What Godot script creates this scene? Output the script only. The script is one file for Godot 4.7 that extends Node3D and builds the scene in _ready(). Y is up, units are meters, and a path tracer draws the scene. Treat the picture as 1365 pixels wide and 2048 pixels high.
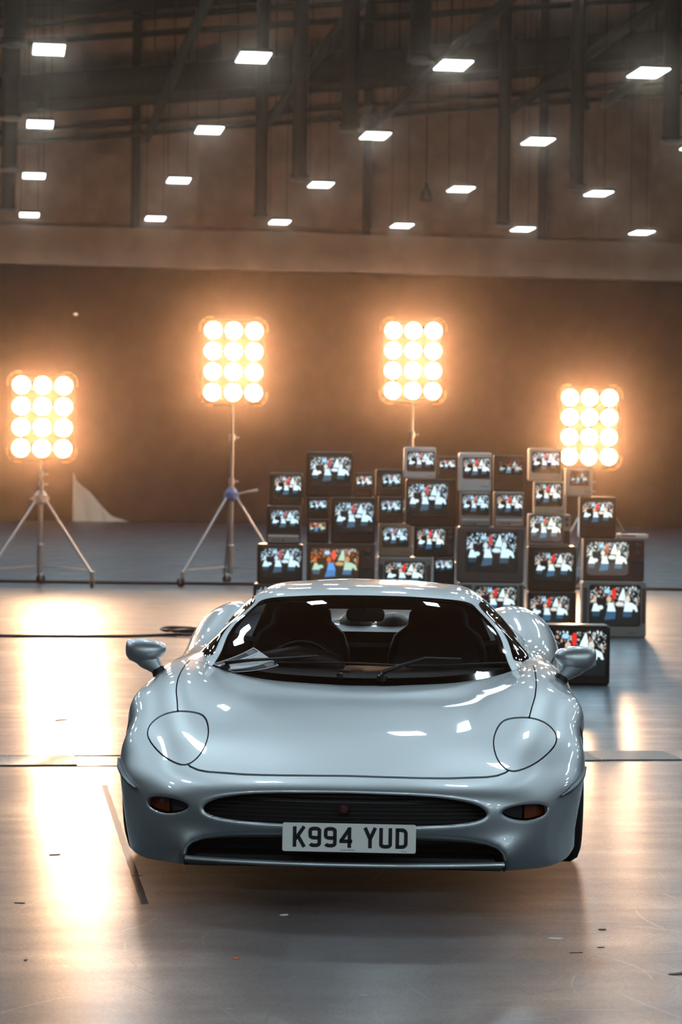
extends Node3D
# A silver sports car in a dark exhibition hall, a wall of televisions behind it, four
# twelve-lamp panels on stands and white panels under the roof. Metres, y up. World axes are the
# hall's: -z runs to the back wall, +x along it. The camera stands at the origin, turned right.

const TURN := 8.08          # degrees between the camera's axis and the hall's
const ROOF_SLOPE := 0.108   # the roof rises to the right
const LAMP_WARM := Color(1.0, 0.78, 0.59)

var M := {}
var used := {}
var rng := RandomNumberGenerator.new()

func _ready() -> void:
	rng.seed = 7
	# ---- camera
	var cam := Camera3D.new()
	cam.name = "camera"
	cam.position = Vector3(0, 1.63, 0)
	cam.rotation_order = EULER_ORDER_YXZ
	cam.rotation_degrees = Vector3(-0.734, -TURN, 0.8)
	var lens := CameraAttributesPhysical.new()
	var fov := 2.0 * atan(1024.0 / 4836.0)
	lens.frustum_focal_length = 12.0 / tan(fov / 2.0)
	lens.frustum_focus_distance = 9.9
	lens.frustum_far = 400.0
	lens.frustum_near = 0.05
	lens.exposure_aperture = 3.6
	cam.attributes = lens
	cam.fov = rad_to_deg(fov)
	add_child(cam)
	# ---- air and exposure: the hall is closed, so there is no sky; thin haze hangs in it
	var env := Environment.new()
	env.background_mode = Environment.BG_COLOR
	env.background_color = Color(0, 0, 0)
	env.tonemap_mode = Environment.TONE_MAPPER_LINEAR
	env.tonemap_exposure = 1.0
	env.volumetric_fog_enabled = true
	env.volumetric_fog_density = 0.00085
	env.volumetric_fog_albedo = Color(1.0, 0.88, 0.78)
	env.volumetric_fog_anisotropy = 0.976
	env.sdfgi_enabled = true
	env.ssao_enabled = true
	env.ssil_enabled = true
	var we := WorldEnvironment.new()
	we.name = "environment"
	we.environment = env
	add_child(we)
	# ---- the rest
	make_materials()
	build_hall()
	build_ceiling()
	build_panels()
	build_lamp_stands()
	build_flood_lamps()
	build_car()
	build_televisions()
	build_floor_things()

# ------------------------------------------------------------------ helpers

class MB:
	var st := SurfaceTool.new()
	var g := 0
	var xf := Transform3D.IDENTITY
	func _init() -> void:
		st.begin(Mesh.PRIMITIVE_TRIANGLES)
	func tri(a: Vector3, b: Vector3, c: Vector3) -> void:
		st.set_smooth_group(g)
		st.add_vertex(xf * a)
		st.set_smooth_group(g)
		st.add_vertex(xf * b)
		st.set_smooth_group(g)
		st.add_vertex(xf * c)
	func quad(a: Vector3, b: Vector3, c: Vector3, d: Vector3) -> void:
		tri(a, b, c)
		tri(a, c, d)
	func flat(a: Vector3, b: Vector3, c: Vector3, d: Vector3) -> void:
		g += 1
		quad(a, b, c, d)
	# rings run counter-clockwise seen from where they go; joins one to the next, outside faces out
	func strip(a: PackedVector3Array, b: PackedVector3Array, closed := true, fresh := true) -> void:
		if fresh:
			g += 1
		var n := a.size()
		for j in (n if closed else n - 1):
			var k := (j + 1) % n
			quad(a[j], b[j], b[k], a[k])
	func cap(r: PackedVector3Array, end := true) -> void:
		g += 1
		var c := Vector3.ZERO
		for p in r:
			c += p
		c /= r.size()
		for j in r.size():
			var k := (j + 1) % r.size()
			if end:
				tri(r[j], c, r[k])
			else:
				tri(r[k], c, r[j])
	func loft(rings: Array, start := true, end := true, smooth := false) -> void:
		if start:
			cap(rings[0], false)
		if smooth:
			g += 1
		for i in rings.size() - 1:
			strip(rings[i], rings[i + 1], true, not smooth)
		if end:
			cap(rings[-1], true)
	static func rr(cx: float, cy: float, hw: float, hh: float, r: float, z: float, k := 3) -> PackedVector3Array:
		var out := PackedVector3Array()
		r = minf(r, minf(hw, hh) * 0.999)
		for q in 4:
			var sx := 1.0 if q == 0 or q == 3 else -1.0
			var sy := 1.0 if q < 2 else -1.0
			for i in k + 1:
				var t := (q + float(i) / k) * PI / 2.0
				out.append(Vector3(cx + sx * (hw - r) + cos(t) * r, cy + sy * (hh - r) + sin(t) * r, z))
		return out
	func box(c: Vector3, s: Vector3, b := 0.004) -> void:
		b = minf(b, minf(s.x, minf(s.y, s.z)) * 0.45)
		var h := s / 2.0
		loft([rr(c.x, c.y, h.x - b, h.y - b, b, c.z - h.z, 1), rr(c.x, c.y, h.x, h.y, b, c.z - h.z + b, 1),
			rr(c.x, c.y, h.x, h.y, b, c.z + h.z - b, 1), rr(c.x, c.y, h.x - b, h.y - b, b, c.z + h.z, 1)])
	func lathe(profile: Array, n := 24, start := true, end := true, smooth := false) -> void:
		var rings := []
		for p in profile:
			var ring := PackedVector3Array()
			for j in n:
				var t := TAU * j / n
				ring.append(Vector3(p[0] * cos(t), p[1], -p[0] * sin(t)))
			rings.append(ring)
		loft(rings, start, end, smooth)
	func sweep(path: Array, radii: Array, n := 10, flatten := 1.0, up := Vector3.UP) -> void:
		var rings := []
		for i in path.size():
			var a: Vector3 = path[maxi(i - 1, 0)]
			var b: Vector3 = path[mini(i + 1, path.size() - 1)]
			var t := (b - a).normalized()
			var u := up.cross(t)
			if u.length() < 0.01:
				u = Vector3.RIGHT.cross(t)
			u = u.normalized()
			var v := t.cross(u)
			var r: float = radii[mini(i, radii.size() - 1)]
			var ring := PackedVector3Array()
			for j in n:
				var w := TAU * j / n
				ring.append(path[i] + u * cos(w) * r + v * sin(w) * r * flatten)
			rings.append(ring)
		loft(rings, true, true, true)
	func prism(poly: PackedVector2Array, z0: float, z1: float) -> void:
		if Geometry2D.is_polygon_clockwise(poly):
			poly.reverse()
		# Godot calls a polygon clockwise in y-down axes, so here it runs counter-clockwise seen from +z or is turned
		var area := 0.0
		for i in poly.size():
			area += poly[i].cross(poly[(i + 1) % poly.size()])
		if area < 0.0:
			poly.reverse()
		var idx := Geometry2D.triangulate_polygon(poly)
		g += 1
		for i in range(0, idx.size(), 3):
			var a := poly[idx[i]]
			var b := poly[idx[i + 1]]
			var c := poly[idx[i + 2]]
			if (b - a).cross(c - a) > 0.0:
				var t := b
				b = c
				c = t
			tri(Vector3(a.x, a.y, z1), Vector3(b.x, b.y, z1), Vector3(c.x, c.y, z1))
		g += 1
		for i in range(0, idx.size(), 3):
			var a := poly[idx[i]]
			var b := poly[idx[i + 1]]
			var c := poly[idx[i + 2]]
			if (b - a).cross(c - a) < 0.0:
				var t := b
				b = c
				c = t
			tri(Vector3(a.x, a.y, z0), Vector3(b.x, b.y, z0), Vector3(c.x, c.y, z0))
		for i in poly.size():
			var p := poly[i]
			var q := poly[(i + 1) % poly.size()]
			flat(Vector3(p.x, p.y, z0), Vector3(p.x, p.y, z1), Vector3(q.x, q.y, z1), Vector3(q.x, q.y, z0))
	func done() -> ArrayMesh:
		st.generate_normals()
		return st.commit()

func W(x: float, y: float, z: float) -> Vector3:   # from the direction the camera faces to the hall's axes
	return Vector3(x, y, z).rotated(Vector3.UP, deg_to_rad(-TURN))

func numbered(called: String) -> String:
	var k: int = used.get(called, 0)
	used[called] = k + 1
	return called if k == 0 else "%s_%03d" % [called, k]

func tag(o: Node3D, label: String, category: String, group := "") -> Node3D:
	o.set_meta("label", label)
	o.set_meta("category", category)
	if group != "":
		o.set_meta("group", group)
	return o

func thing(called: String, label: String, category: String, at := Vector3.ZERO, turn := 0.0, group := "") -> Node3D:
	var o := Node3D.new()
	o.name = numbered(called)
	o.position = at
	o.rotation.y = turn
	tag(o, label, category, group)
	add_child(o)
	return o

func part(parent: Node, called: String, mesh: Mesh, mat: Material, at := Vector3.ZERO, rot := Vector3.ZERO) -> MeshInstance3D:
	var o := MeshInstance3D.new()
	o.name = numbered(called) if parent == self else called
	o.mesh = mesh
	o.material_override = mat
	o.position = at
	o.rotation_degrees = rot
	o.cast_shadow = GeometryInstance3D.SHADOW_CASTING_SETTING_ON
	parent.add_child(o, true)
	return o

func structure(called: String, mesh: Mesh, mat: Material, at := Vector3.ZERO, rot := Vector3.ZERO) -> MeshInstance3D:
	var o := MeshInstance3D.new()
	o.name = numbered(called)
	o.mesh = mesh
	o.material_override = mat
	o.position = at
	o.rotation_degrees = rot
	o.set_meta("kind", "structure")
	add_child(o)
	return o

func boxm(s: Vector3, b := 0.004) -> ArrayMesh:
	var m := MB.new()
	m.box(Vector3.ZERO, s, b)
	return m.done()

func area(parent: Node, called: String, size: Vector2, at: Vector3, rot: Vector3, color: Color, energy: float) -> AreaLight3D:
	var l := AreaLight3D.new()
	l.name = called
	l.area_size = size
	l.position = at
	l.rotation_degrees = rot
	l.light_color = color
	l.light_energy = energy
	l.area_range = 150.0
	l.area_attenuation = 2.0
	l.shadow_enabled = true
	parent.add_child(l, true)
	return l

# ------------------------------------------------------------------ materials

func mat(color: Color, rough: float, metal := 0.0) -> StandardMaterial3D:
	var m := StandardMaterial3D.new()
	m.albedo_color = color
	m.roughness = rough
	m.metallic = metal
	return m

func glow(color: Color, energy: float) -> StandardMaterial3D:
	var m := mat(Color(0.1, 0.1, 0.1), 0.4)
	m.emission_enabled = true
	m.emission = color
	m.emission_energy_multiplier = energy
	return m

func noise_tex(freq: float, octaves: int, ramp: Array, size := 512, normal := false, bump := 4.0, sd := 1) -> NoiseTexture2D:
	var n := FastNoiseLite.new()
	n.seed = sd
	n.noise_type = FastNoiseLite.TYPE_SIMPLEX_SMOOTH
	n.frequency = freq
	n.fractal_octaves = octaves
	var t := NoiseTexture2D.new()
	t.width = size
	t.height = size
	t.seamless = true
	t.noise = n
	if normal:
		t.as_normal_map = true
		t.bump_strength = bump
	else:
		var g := Gradient.new()
		var off := PackedFloat32Array()
		var col := PackedColorArray()
		for r in ramp:
			off.append(r[0])
			col.append(r[1])
		g.offsets = off
		g.colors = col
		t.color_ramp = g
	return t

func grey(v: float) -> Color:
	return Color(v, v, v)

func grain(m: StandardMaterial3D, freq: float, lo: float, hi: float, scale: float, sd := 1) -> StandardMaterial3D:
	m.albedo_texture = noise_tex(freq, 4, [[0.25, grey(lo)], [0.75, grey(hi)]], 256, false, 4.0, sd)
	m.uv1_triplanar = true
	m.uv1_scale = Vector3.ONE * scale
	return m

func make_materials() -> void:
	M.paint = mat(Color(0.79, 0.815, 0.825), 0.44, 0.85)
	M.paint.clearcoat_enabled = true
	M.paint.clearcoat = 1.0
	M.paint.clearcoat_roughness = 0.03
	M.black = mat(Color(0.035, 0.037, 0.04), 0.55)
	M.satin = mat(Color(0.06, 0.062, 0.066), 0.35)
	M.trim = mat(Color(0.28, 0.31, 0.33), 0.3, 0.5)
	M.rubber = grain(mat(Color(0.06, 0.06, 0.062), 0.75), 0.05, 0.75, 1.0, 6.0)
	M.leather = grain(mat(Color(0.085, 0.075, 0.068), 0.5), 0.08, 0.8, 1.0, 8.0)
	M.dash = grain(mat(Color(0.17, 0.13, 0.095), 0.55), 0.08, 0.8, 1.0, 8.0)
	M.rim = mat(Color(0.55, 0.56, 0.57), 0.3, 0.9)
	M.glass = mat(Color(0.03, 0.035, 0.035, 0.18), 0.02)
	M.glass.transparency = BaseMaterial3D.TRANSPARENCY_ALPHA
	M.tint = mat(Color(0.02, 0.02, 0.02, 0.86), 0.02)
	M.tint.transparency = BaseMaterial3D.TRANSPARENCY_ALPHA
	M.frit = mat(Color(0.018, 0.018, 0.018), 0.05)
	M.amber = mat(Color(0.50, 0.20, 0.03), 0.12)
	M.amber.clearcoat_enabled = true
	M.clearlens = mat(Color(0.16, 0.17, 0.17), 0.1, 0.3)
	M.clearlens.clearcoat_enabled = true
	M.plate = mat(Color(0.94, 0.93, 0.90), 0.35)
	M.ink = mat(Color(0.03, 0.045, 0.055), 0.4)
	M.badge = mat(Color(0.30, 0.10, 0.07), 0.3)
	M.chrome = mat(Color(0.8, 0.8, 0.8), 0.12, 1.0)
	M.mirror = mat(Color(0.9, 0.9, 0.9), 0.02, 1.0)
	M.steel = mat(Color(0.62, 0.61, 0.60), 0.35, 0.85)
	M.darksteel = mat(Color(0.16, 0.15, 0.145), 0.45, 0.4)
	M.blueplastic = mat(Color(0.22, 0.35, 0.52), 0.45)
	M.gold = mat(Color(0.75, 0.50, 0.18), 0.4, 0.3)
	M.white = mat(Color(0.8, 0.8, 0.79), 0.5)
	M.lens = glow(Color(1.0, 0.80, 0.56), 22.0)
	M.panel = glow(Color(0.93, 0.98, 1.0), 6.0)
	M.duct = grain(mat(Color(0.12, 0.185, 0.20), 0.5, 0.3), 0.02, 0.85, 1.0, 0.5)
	M.roof = grain(mat(Color(0.14, 0.26, 0.30), 0.8), 0.02, 0.8, 1.0, 0.2)
	M.girder = grain(mat(Color(0.20, 0.26, 0.265), 0.6), 0.02, 0.85, 1.0, 0.3)
	M.girderdark = grain(mat(Color(0.085, 0.11, 0.12), 0.6), 0.02, 0.85, 1.0, 0.3)
	M.wallupper = grain(mat(Color(0.80, 0.69, 0.61), 0.85), 0.02, 0.9, 1.0, 0.15)
	M.bulkhead = grain(mat(Color(0.88, 0.80, 0.72), 0.85), 0.02, 0.92, 1.0, 0.1)
	M.walllower = grain(mat(Color(0.17, 0.15, 0.14), 0.9), 0.02, 0.8, 1.0, 0.2)
	M.wallside = grain(mat(Color(0.30, 0.29, 0.28), 0.9), 0.02, 0.9, 1.0, 0.15)
	M.cloth = mat(Color(0.78, 0.72, 0.64), 0.9)
	M.floor = floor_material()
	M.cover = mat(Color(0.42, 0.40, 0.37), 0.4, 0.5)
	M.cover.normal_enabled = true
	M.cover.normal_texture = tread_normal()
	M.cover.normal_scale = 1.0
	M.cover.uv1_triplanar = true
	M.cover.uv1_scale = Vector3.ONE * 5.0
	M.joint = mat(Color(0.05, 0.045, 0.04), 0.8)
	M.cable = mat(Color(0.03, 0.03, 0.03), 0.6)
	M.tape = grain(mat(Color(0.52, 0.39, 0.31), 0.3), 0.06, 0.55, 1.0, 5.0)
	# television shells
	M.tv_black = mat(Color(0.05, 0.048, 0.048), 0.32)
	M.tv_charcoal = mat(Color(0.125, 0.12, 0.118), 0.34)
	M.tv_grey = mat(Color(0.25, 0.24, 0.235), 0.36)
	M.tv_silver = mat(Color(0.50, 0.48, 0.46), 0.38, 0.25)
	M.tv_cream = mat(Color(0.66, 0.61, 0.52), 0.45)
	M.tv_white = mat(Color(0.72, 0.71, 0.69), 0.42)
	M.tv_beige = mat(Color(0.52, 0.43, 0.34), 0.48)
	M.tv_brown = mat(Color(0.24, 0.165, 0.12), 0.5)
	M.tv_wood = wood_material()
	for k in 5:
		M["screen%d" % k] = screen_material(k)

func wood_material() -> StandardMaterial3D:
	var m := mat(Color(1, 1, 1), 0.45)
	var n := FastNoiseLite.new()
	n.seed = 5
	n.frequency = 0.03
	n.fractal_octaves = 4
	var im := Image.create(256, 256, false, Image.FORMAT_RGB8)
	for y in 256:
		for x in 256:
			var v := n.get_noise_2d(x * 0.35, y * 3.0) * 0.5 + 0.5
			im.set_pixel(x, y, Color(0.20, 0.105, 0.06).lerp(Color(0.40, 0.23, 0.13), v))
	m.albedo_texture = ImageTexture.create_from_image(im)
	m.uv1_triplanar = true
	m.uv1_scale = Vector3.ONE * 2.5
	return m

func floor_material() -> StandardMaterial3D:
	var m := mat(Color(1, 1, 1), 1.0)
	m.metallic_specular = 0.25
	m.clearcoat_enabled = true
	m.clearcoat = 0.4
	m.clearcoat_roughness = 0.2
	var size := 1024
	var a := FastNoiseLite.new()
	a.seed = 11
	a.frequency = 0.006
	a.fractal_octaves = 5
	var b := FastNoiseLite.new()
	b.seed = 23
	b.frequency = 0.02
	b.fractal_octaves = 3
	var big := a.get_seamless_image(size, size)
	big.convert(Image.FORMAT_L8)
	var fine := b.get_seamless_image(size, size)
	fine.convert(Image.FORMAT_L8)
	var long := b.get_seamless_image(size / 8, size)
	long.convert(Image.FORMAT_L8)
	long.resize(size, size, Image.INTERPOLATE_CUBIC)
	var im := Image.create(size, size, false, Image.FORMAT_RGB8)
	var rough := Image.create(size, size, false, Image.FORMAT_L8)
	var r0 := RandomNumberGenerator.new()
	r0.seed = 77
	for y in size:
		for x in size:
			var v := big.get_pixel(x, y).r
			# long wear marks across the hall: a noise stretched along x
			var w := long.get_pixel(x, y).r
			var f := fine.get_pixel(x, y).r
			var t := clampf(0.5 + (v - 0.5) * 1.5 + (w - 0.5) * 0.35 + (f - 0.5) * 0.7 + r0.randf_range(-0.16, 0.16), 0.0, 1.0)
			im.set_pixel(x, y, Color(0.165, 0.195, 0.225).lerp(Color(0.285, 0.32, 0.355), t))
			rough.set_pixel(x, y, grey(clampf(0.46 + (w - 0.5) * 0.14 + (v - 0.5) * 0.24 + r0.randf_range(-0.06, 0.06), 0.2, 0.75)))
	# scratches, scuffs and tyre rubs
	var r := RandomNumberGenerator.new()
	r.seed = 3
	for k in 340:
		var p := Vector2(r.randf() * size, r.randf() * size)
		var dir := r.randf() * TAU
		var bend := r.randf_range(-0.012, 0.012)
		var light := r.randf() < 0.7
		var alpha := r.randf_range(0.12, 0.5)
		for i in int(r.randf_range(8, 110)):
			p += Vector2(cos(dir), sin(dir))
			dir += bend
			var q := Vector2i(posmod(int(p.x), size), posmod(int(p.y), size))
			im.set_pixelv(q, im.get_pixelv(q).lerp(Color(0.66, 0.66, 0.65) if light else Color(0.2, 0.19, 0.19), alpha))
			rough.set_pixelv(q, grey(0.5))
	for k in 150:
		var c := Vector2(r.randf() * size, r.randf() * size)
		var rad := r.randf_range(0.8, 3.0)
		var dark := Color(0.22, 0.2, 0.19) if r.randf() < 0.6 else Color(0.55, 0.53, 0.5)
		for y in range(-4, 5):
			for x in range(-4, 5):
				if Vector2(x, y * 1.6).length() < rad:
					var q := Vector2i(posmod(int(c.x) + x, size), posmod(int(c.y) + y, size))
					im.set_pixelv(q, im.get_pixelv(q).lerp(dark, 0.55))
	m.albedo_texture = ImageTexture.create_from_image(im)
	m.roughness_texture = ImageTexture.create_from_image(rough)
	m.roughness_texture_channel = BaseMaterial3D.TEXTURE_CHANNEL_RED
	m.uv1_triplanar = true
	m.uv1_world_triplanar = true
	m.uv1_scale = Vector3.ONE / 5.3
	m.normal_enabled = true
	m.normal_texture = noise_tex(0.012, 3, [], 512, true, 1.5, 9)
	m.normal_scale = 0.16
	m.detail_enabled = true
	m.detail_albedo = noise_tex(0.008, 4, [[0.2, grey(0.8)], [0.8, grey(1.0)]], 512, false, 4.0, 31)
	m.detail_blend_mode = BaseMaterial3D.BLEND_MODE_MUL
	m.detail_uv_layer = BaseMaterial3D.DETAIL_UV_2
	m.uv2_triplanar = true
	m.uv2_world_triplanar = true
	m.uv2_scale = Vector3.ONE / 17.0
	return m

func tread_normal() -> ImageTexture:
	var n := 128
	var h := Image.create(n, n, false, Image.FORMAT_L8)
	h.fill(grey(0.2))
	for y in n:
		for x in n:
			var cell := Vector2i(x / 32, y / 32)
			var p := Vector2(x % 32 - 16, y % 32 - 16).rotated(PI / 4 if (cell.x + cell.y) % 2 == 0 else -PI / 4)
			if absf(p.x) / 13.0 + absf(p.y) / 4.5 < 1.0:
				h.set_pixel(x, y, grey(0.85))
	h.bump_map_to_normal_map(8.0)
	return ImageTexture.create_from_image(h)

# the broadcast all sets show: a crowd in white, one figure in red, three people in front
func screen_material(k: int) -> StandardMaterial3D:
	var w := 256
	var h := 192
	var im := Image.create(w, h, false, Image.FORMAT_RGB8)
	var pal: Dictionary = [
		{"bg": Color(0.05, 0.075, 0.10), "low": Color(0.03, 0.075, 0.085), "white": Color(0.78, 0.93, 1.0), "skin": Color(0.75, 0.80, 0.84), "red": Color(0.66, 0.30, 0.30), "blue": Color(0.25, 0.40, 0.50), "mix": 0.15},
		{"bg": Color(0.05, 0.055, 0.07), "low": Color(0.05, 0.09, 0.10), "white": Color(0.84, 0.97, 1.0), "skin": Color(0.80, 0.66, 0.58), "red": Color(0.82, 0.17, 0.13), "blue": Color(0.22, 0.42, 0.58), "mix": 0.45},
		{"bg": Color(0.21, 0.17, 0.12), "low": Color(0.17, 0.14, 0.10), "white": Color(0.66, 0.80, 0.70), "skin": Color(0.78, 0.38, 0.16), "red": Color(0.88, 0.30, 0.20), "blue": Color(0.34, 0.58, 0.86), "mix": 0.8},
		{"bg": Color(0.13, 0.10, 0.085), "low": Color(0.10, 0.085, 0.08), "white": Color(0.55, 0.68, 0.72), "skin": Color(0.38, 0.25, 0.18), "red": Color(0.42, 0.16, 0.12), "blue": Color(0.30, 0.52, 0.66), "mix": 0.9},
		{"bg": Color(0.16, 0.18, 0.18), "low": Color(0.27, 0.25, 0.24), "white": Color(0.95, 1.0, 0.97), "skin": Color(0.85, 0.86, 0.80), "red": Color(0.72, 0.36, 0.24), "blue": Color(0.40, 0.58, 0.70), "mix": 0.2}][k]
	im.fill(pal.bg)
	im.fill_rect(Rect2i(0, int(h * 0.62), w, h), pal.low)
	var r := RandomNumberGenerator.new()
	r.seed = 40
	for i in 330:
		var c := Vector2(r.randf(), r.randf_range(0.03, 0.50))
		if c.x > 0.12 and c.x < 0.3 and c.y > 0.3:
			continue
		var s := r.randf_range(0.007, 0.021)
		var v := r.randf()
		var col: Color = pal.white
		if v < pal.mix:
			col = pal.skin
		col = col * r.randf_range(0.5, 1.0)
		if r.randf() < 0.25:
			col = pal.bg
		dot(im, c, Vector2(s, s * r.randf_range(1.2, 2.4)), col)
	dot(im, Vector2(0.34, 0.13), Vector2(0.06, 0.06), Color(0.6, 0.8, 0.95) if k != 3 else pal.bg)
	dot(im, Vector2(0.48, 0.20), Vector2(0.045, 0.15), pal.red)
	dot(im, Vector2(0.38, 0.34), Vector2(0.05, 0.08), pal.skin)
	cut(im, [Vector2(0.665, 0.03), Vector2(0.69, 0.10), Vector2(0.71, 0.37), Vector2(0.56, 0.36)], pal.white)
	dot(im, Vector2(0.60, 0.46), Vector2(0.09, 0.06), pal.skin.lerp(pal.white, 0.5))
	# left figure, kneeling
	dot(im, Vector2(0.09, 0.34), Vector2(0.035, 0.08), pal.skin)
	cut(im, [Vector2(0.08, 0.44), Vector2(0.14, 0.45), Vector2(0.20, 0.65), Vector2(0.03, 0.65)], pal.white)
	dot(im, Vector2(0.21, 0.55), Vector2(0.055, 0.055), pal.white)
	cut(im, [Vector2(0.03, 0.65), Vector2(0.2, 0.65), Vector2(0.18, 0.78), Vector2(0.05, 0.78)], pal.low.lerp(pal.blue, 0.45))
	# middle figure
	cut(im, [Vector2(0.37, 0.43), Vector2(0.47, 0.43), Vector2(0.52, 0.65), Vector2(0.34, 0.65)], pal.white if k != 2 else pal.blue)
	cut(im, [Vector2(0.34, 0.65), Vector2(0.52, 0.65), Vector2(0.51, 0.84), Vector2(0.29, 0.87)], pal.blue * 0.8)
	# right figure with an arm out
	dot(im, Vector2(0.76, 0.33), Vector2(0.048, 0.09), pal.skin.lerp(pal.white, 0.4))
	cut(im, [Vector2(0.71, 0.42), Vector2(0.84, 0.42), Vector2(0.94, 0.50), Vector2(0.97, 0.65), Vector2(0.68, 0.65)], pal.white)
	cut(im, [Vector2(0.86, 0.58), Vector2(0.91, 0.60), Vector2(0.92, 0.65), Vector2(0.86, 0.65)], pal.bg)
	cut(im, [Vector2(0.67, 0.65), Vector2(0.85, 0.65), Vector2(0.84, 0.79), Vector2(0.66, 0.79)], pal.low.lerp(pal.blue, 0.6))
	# a tube shows soft detail
	im.resize(92, 69, Image.INTERPOLATE_LANCZOS)
	im.resize(w, h, Image.INTERPOLATE_CUBIC)
	var m := mat(Color(0.02, 0.022, 0.025), 0.12)
	m.emission_enabled = true
	m.emission_texture = ImageTexture.create_from_image(im)
	m.emission = Color.BLACK
	m.emission_energy_multiplier = 1.35
	return m

func dot(im: Image, c: Vector2, s: Vector2, col: Color) -> void:
	var w := im.get_width()
	var h := im.get_height()
	for y in range(maxi(0, int((c.y - s.y) * h)), mini(h, int((c.y + s.y) * h) + 1)):
		for x in range(maxi(0, int((c.x - s.x) * w)), mini(w, int((c.x + s.x) * w) + 1)):
			if Vector2((float(x) / w - c.x) / s.x, (float(y) / h - c.y) / s.y).length() < 1.0:
				im.set_pixel(x, y, col)

func cut(im: Image, pts: Array, col: Color) -> void:
	var poly := PackedVector2Array(pts)
	var w := im.get_width()
	var h := im.get_height()
	for y in h:
		for x in w:
			if Geometry2D.is_point_in_polygon(Vector2(float(x) / w, float(y) / h), poly):
				im.set_pixel(x, y, col)

# ------------------------------------------------------------------ the hall

func roof_at(x: float) -> float:
	return 18.6 + ROOF_SLOPE * x

func build_hall() -> void:
	var fl := structure("floor", boxm(Vector3(72, 0.3, 142), 0.01), M.floor, Vector3(10, -0.15, -20.4))
	# sealant in the floor's joints, and the covers of the service trench
	part(fl, "joint", boxm(Vector3(3.2, 0.004, 0.012), 0.001), M.joint, Vector3(-10.85, 0.151, 20.4 - 14.20))
	part(fl, "joint", boxm(Vector3(3.2, 0.004, 0.012), 0.001), M.joint, Vector3(-10.85, 0.151, 20.4 - 13.70))
	part(fl, "joint", boxm(Vector3(20, 0.004, 0.010), 0.001), M.joint, Vector3(-4.0, 0.151, 20.4 - 14.22))
	var lid := boxm(Vector3(0.492, 0.010, 0.46), 0.003)
	for k in 7:
		part(fl, "trench_cover", lid, M.cover, Vector3(-9.786 - 0.5 * k, 0.152, 20.4 - 13.95))
	for k in 9:
		part(fl, "trench_cover", lid, M.cover, Vector3(-10.0 + 3.30 + 0.5 * k, 0.152, 20.4 - 14.12 - 0.012 * k))
	# back wall: dark below, a bulkhead across, panels above
	structure("wall_back", boxm(Vector3(72, 9.6, 0.4), 0.01), M.walllower, Vector3(10, 4.8, -90.95))
	structure("trim_bulkhead", boxm(Vector3(72, 1.44, 1.2), 0.02), M.bulkhead, Vector3(10, 10.22, -90.86))
	var up := structure("wall_upper", boxm(Vector3(72, 14, 0.3), 0.01), M.wallupper, Vector3(10, 17.9, -91.3))
	var pan := boxm(Vector3(2.18, 13.6, 0.06), 0.012)
	for k in 16:
		part(up, "wall_panel", pan, M.wallupper, Vector3(-12.6 + 2.2 * k, 0.1, 0.18))
	structure("wall_left", boxm(Vector3(0.4, 20, 142), 0.01), M.wallside, Vector3(-26.2, 9.9, -20.4))
	structure("wall_right", boxm(Vector3(0.4, 25, 142), 0.01), M.wallside, Vector3(46.2, 12.4, -20.4))
	structure("wall_front", boxm(Vector3(72, 25, 0.4), 0.01), M.wallside, Vector3(10, 12.4, 50.8))
	var cl := structure("ceiling", boxm(Vector3(73, 0.3, 143), 0.01), M.roof, Vector3(10, roof_at(10) + 0.15, -20.4), Vector3(0, 0, rad_to_deg(atan(ROOF_SLOPE))))
	# profiled roof sheets show as shallow ribs over the back of the hall
	for k in 20:
		part(cl, "roof_rib", boxm(Vector3(60, 0.06, 0.10), 0.01), M.roof, Vector3(0, -0.18, -68.0 + 1.6 * k))
	for x in [-4.0, 4.93, 13.7, 20.5, 28.0]:
		var m := MB.new()
		var top: float = roof_at(x) - 0.1
		var hgt := top - 10.96
		m.box(Vector3(0, hgt / 2.0, 0.14), Vector3(0.30, hgt, 0.02), 0.003)
		m.box(Vector3(0, hgt / 2.0, -0.14), Vector3(0.30, hgt, 0.02), 0.003)
		m.box(Vector3(0, hgt / 2.0, 0), Vector3(0.02, hgt, 0.27), 0.003)
		structure("column", m.done(), M.girderdark, Vector3(x, 10.95, -90.72))
	# the pale cloth and the little light on the dark wall
	var mb := MB.new()
	var nx := 26
	var ny := 22
	var grid := []
	for j in ny + 1:
		var row := PackedVector3Array()
		for i in nx + 1:
			var u := float(i) / nx
			# the upper edge falls from the hanging corner to the floor in two sags
			var edge := lerpf(1.82, 0.0, pow(u, 0.62)) + 0.28 * sin(u * PI * 2.0) * (1.0 - u) * u * 2.4
			var v := float(j) / ny
			row.append(Vector3(u * 2.05, maxf(edge, 0.02) * v, 0.16 + 0.06 * sin(u * 21.0 + v * 2.0) + 0.30 * (1.0 - v) * u))
		grid.append(row)
	mb.g += 1
	for j in ny:
		for i in nx:
			mb.quad(grid[j][i], grid[j + 1][i], grid[j + 1][i + 1], grid[j][i + 1])
			var back := Vector3(0, 0, -0.012)
			mb.g += 1
			mb.quad(grid[j][i] + back, grid[j][i + 1] + back, grid[j + 1][i + 1] + back, grid[j + 1][i] + back)
			mb.g -= 1
	var cloth := part(self, "hanging_cloth", mb.done(), M.cloth, Vector3(2.76, 0.0, -90.70))
	tag(cloth, "pale cloth sagging to the floor at the foot of the dark back wall", "cloth")
	var lamp := thing("spot_lamp", "tiny pale lamp alone high on the dark back wall", "lamp", Vector3(2.78, 7.70, -90.73))
	var lm := MB.new()
	lm.lathe([[0.10, 0.0], [0.10, 0.04], [0.07, 0.08]], 16)
	part(lamp, "housing", lm.done(), M.darksteel, Vector3.ZERO, Vector3(90, 0, 0))
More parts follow.
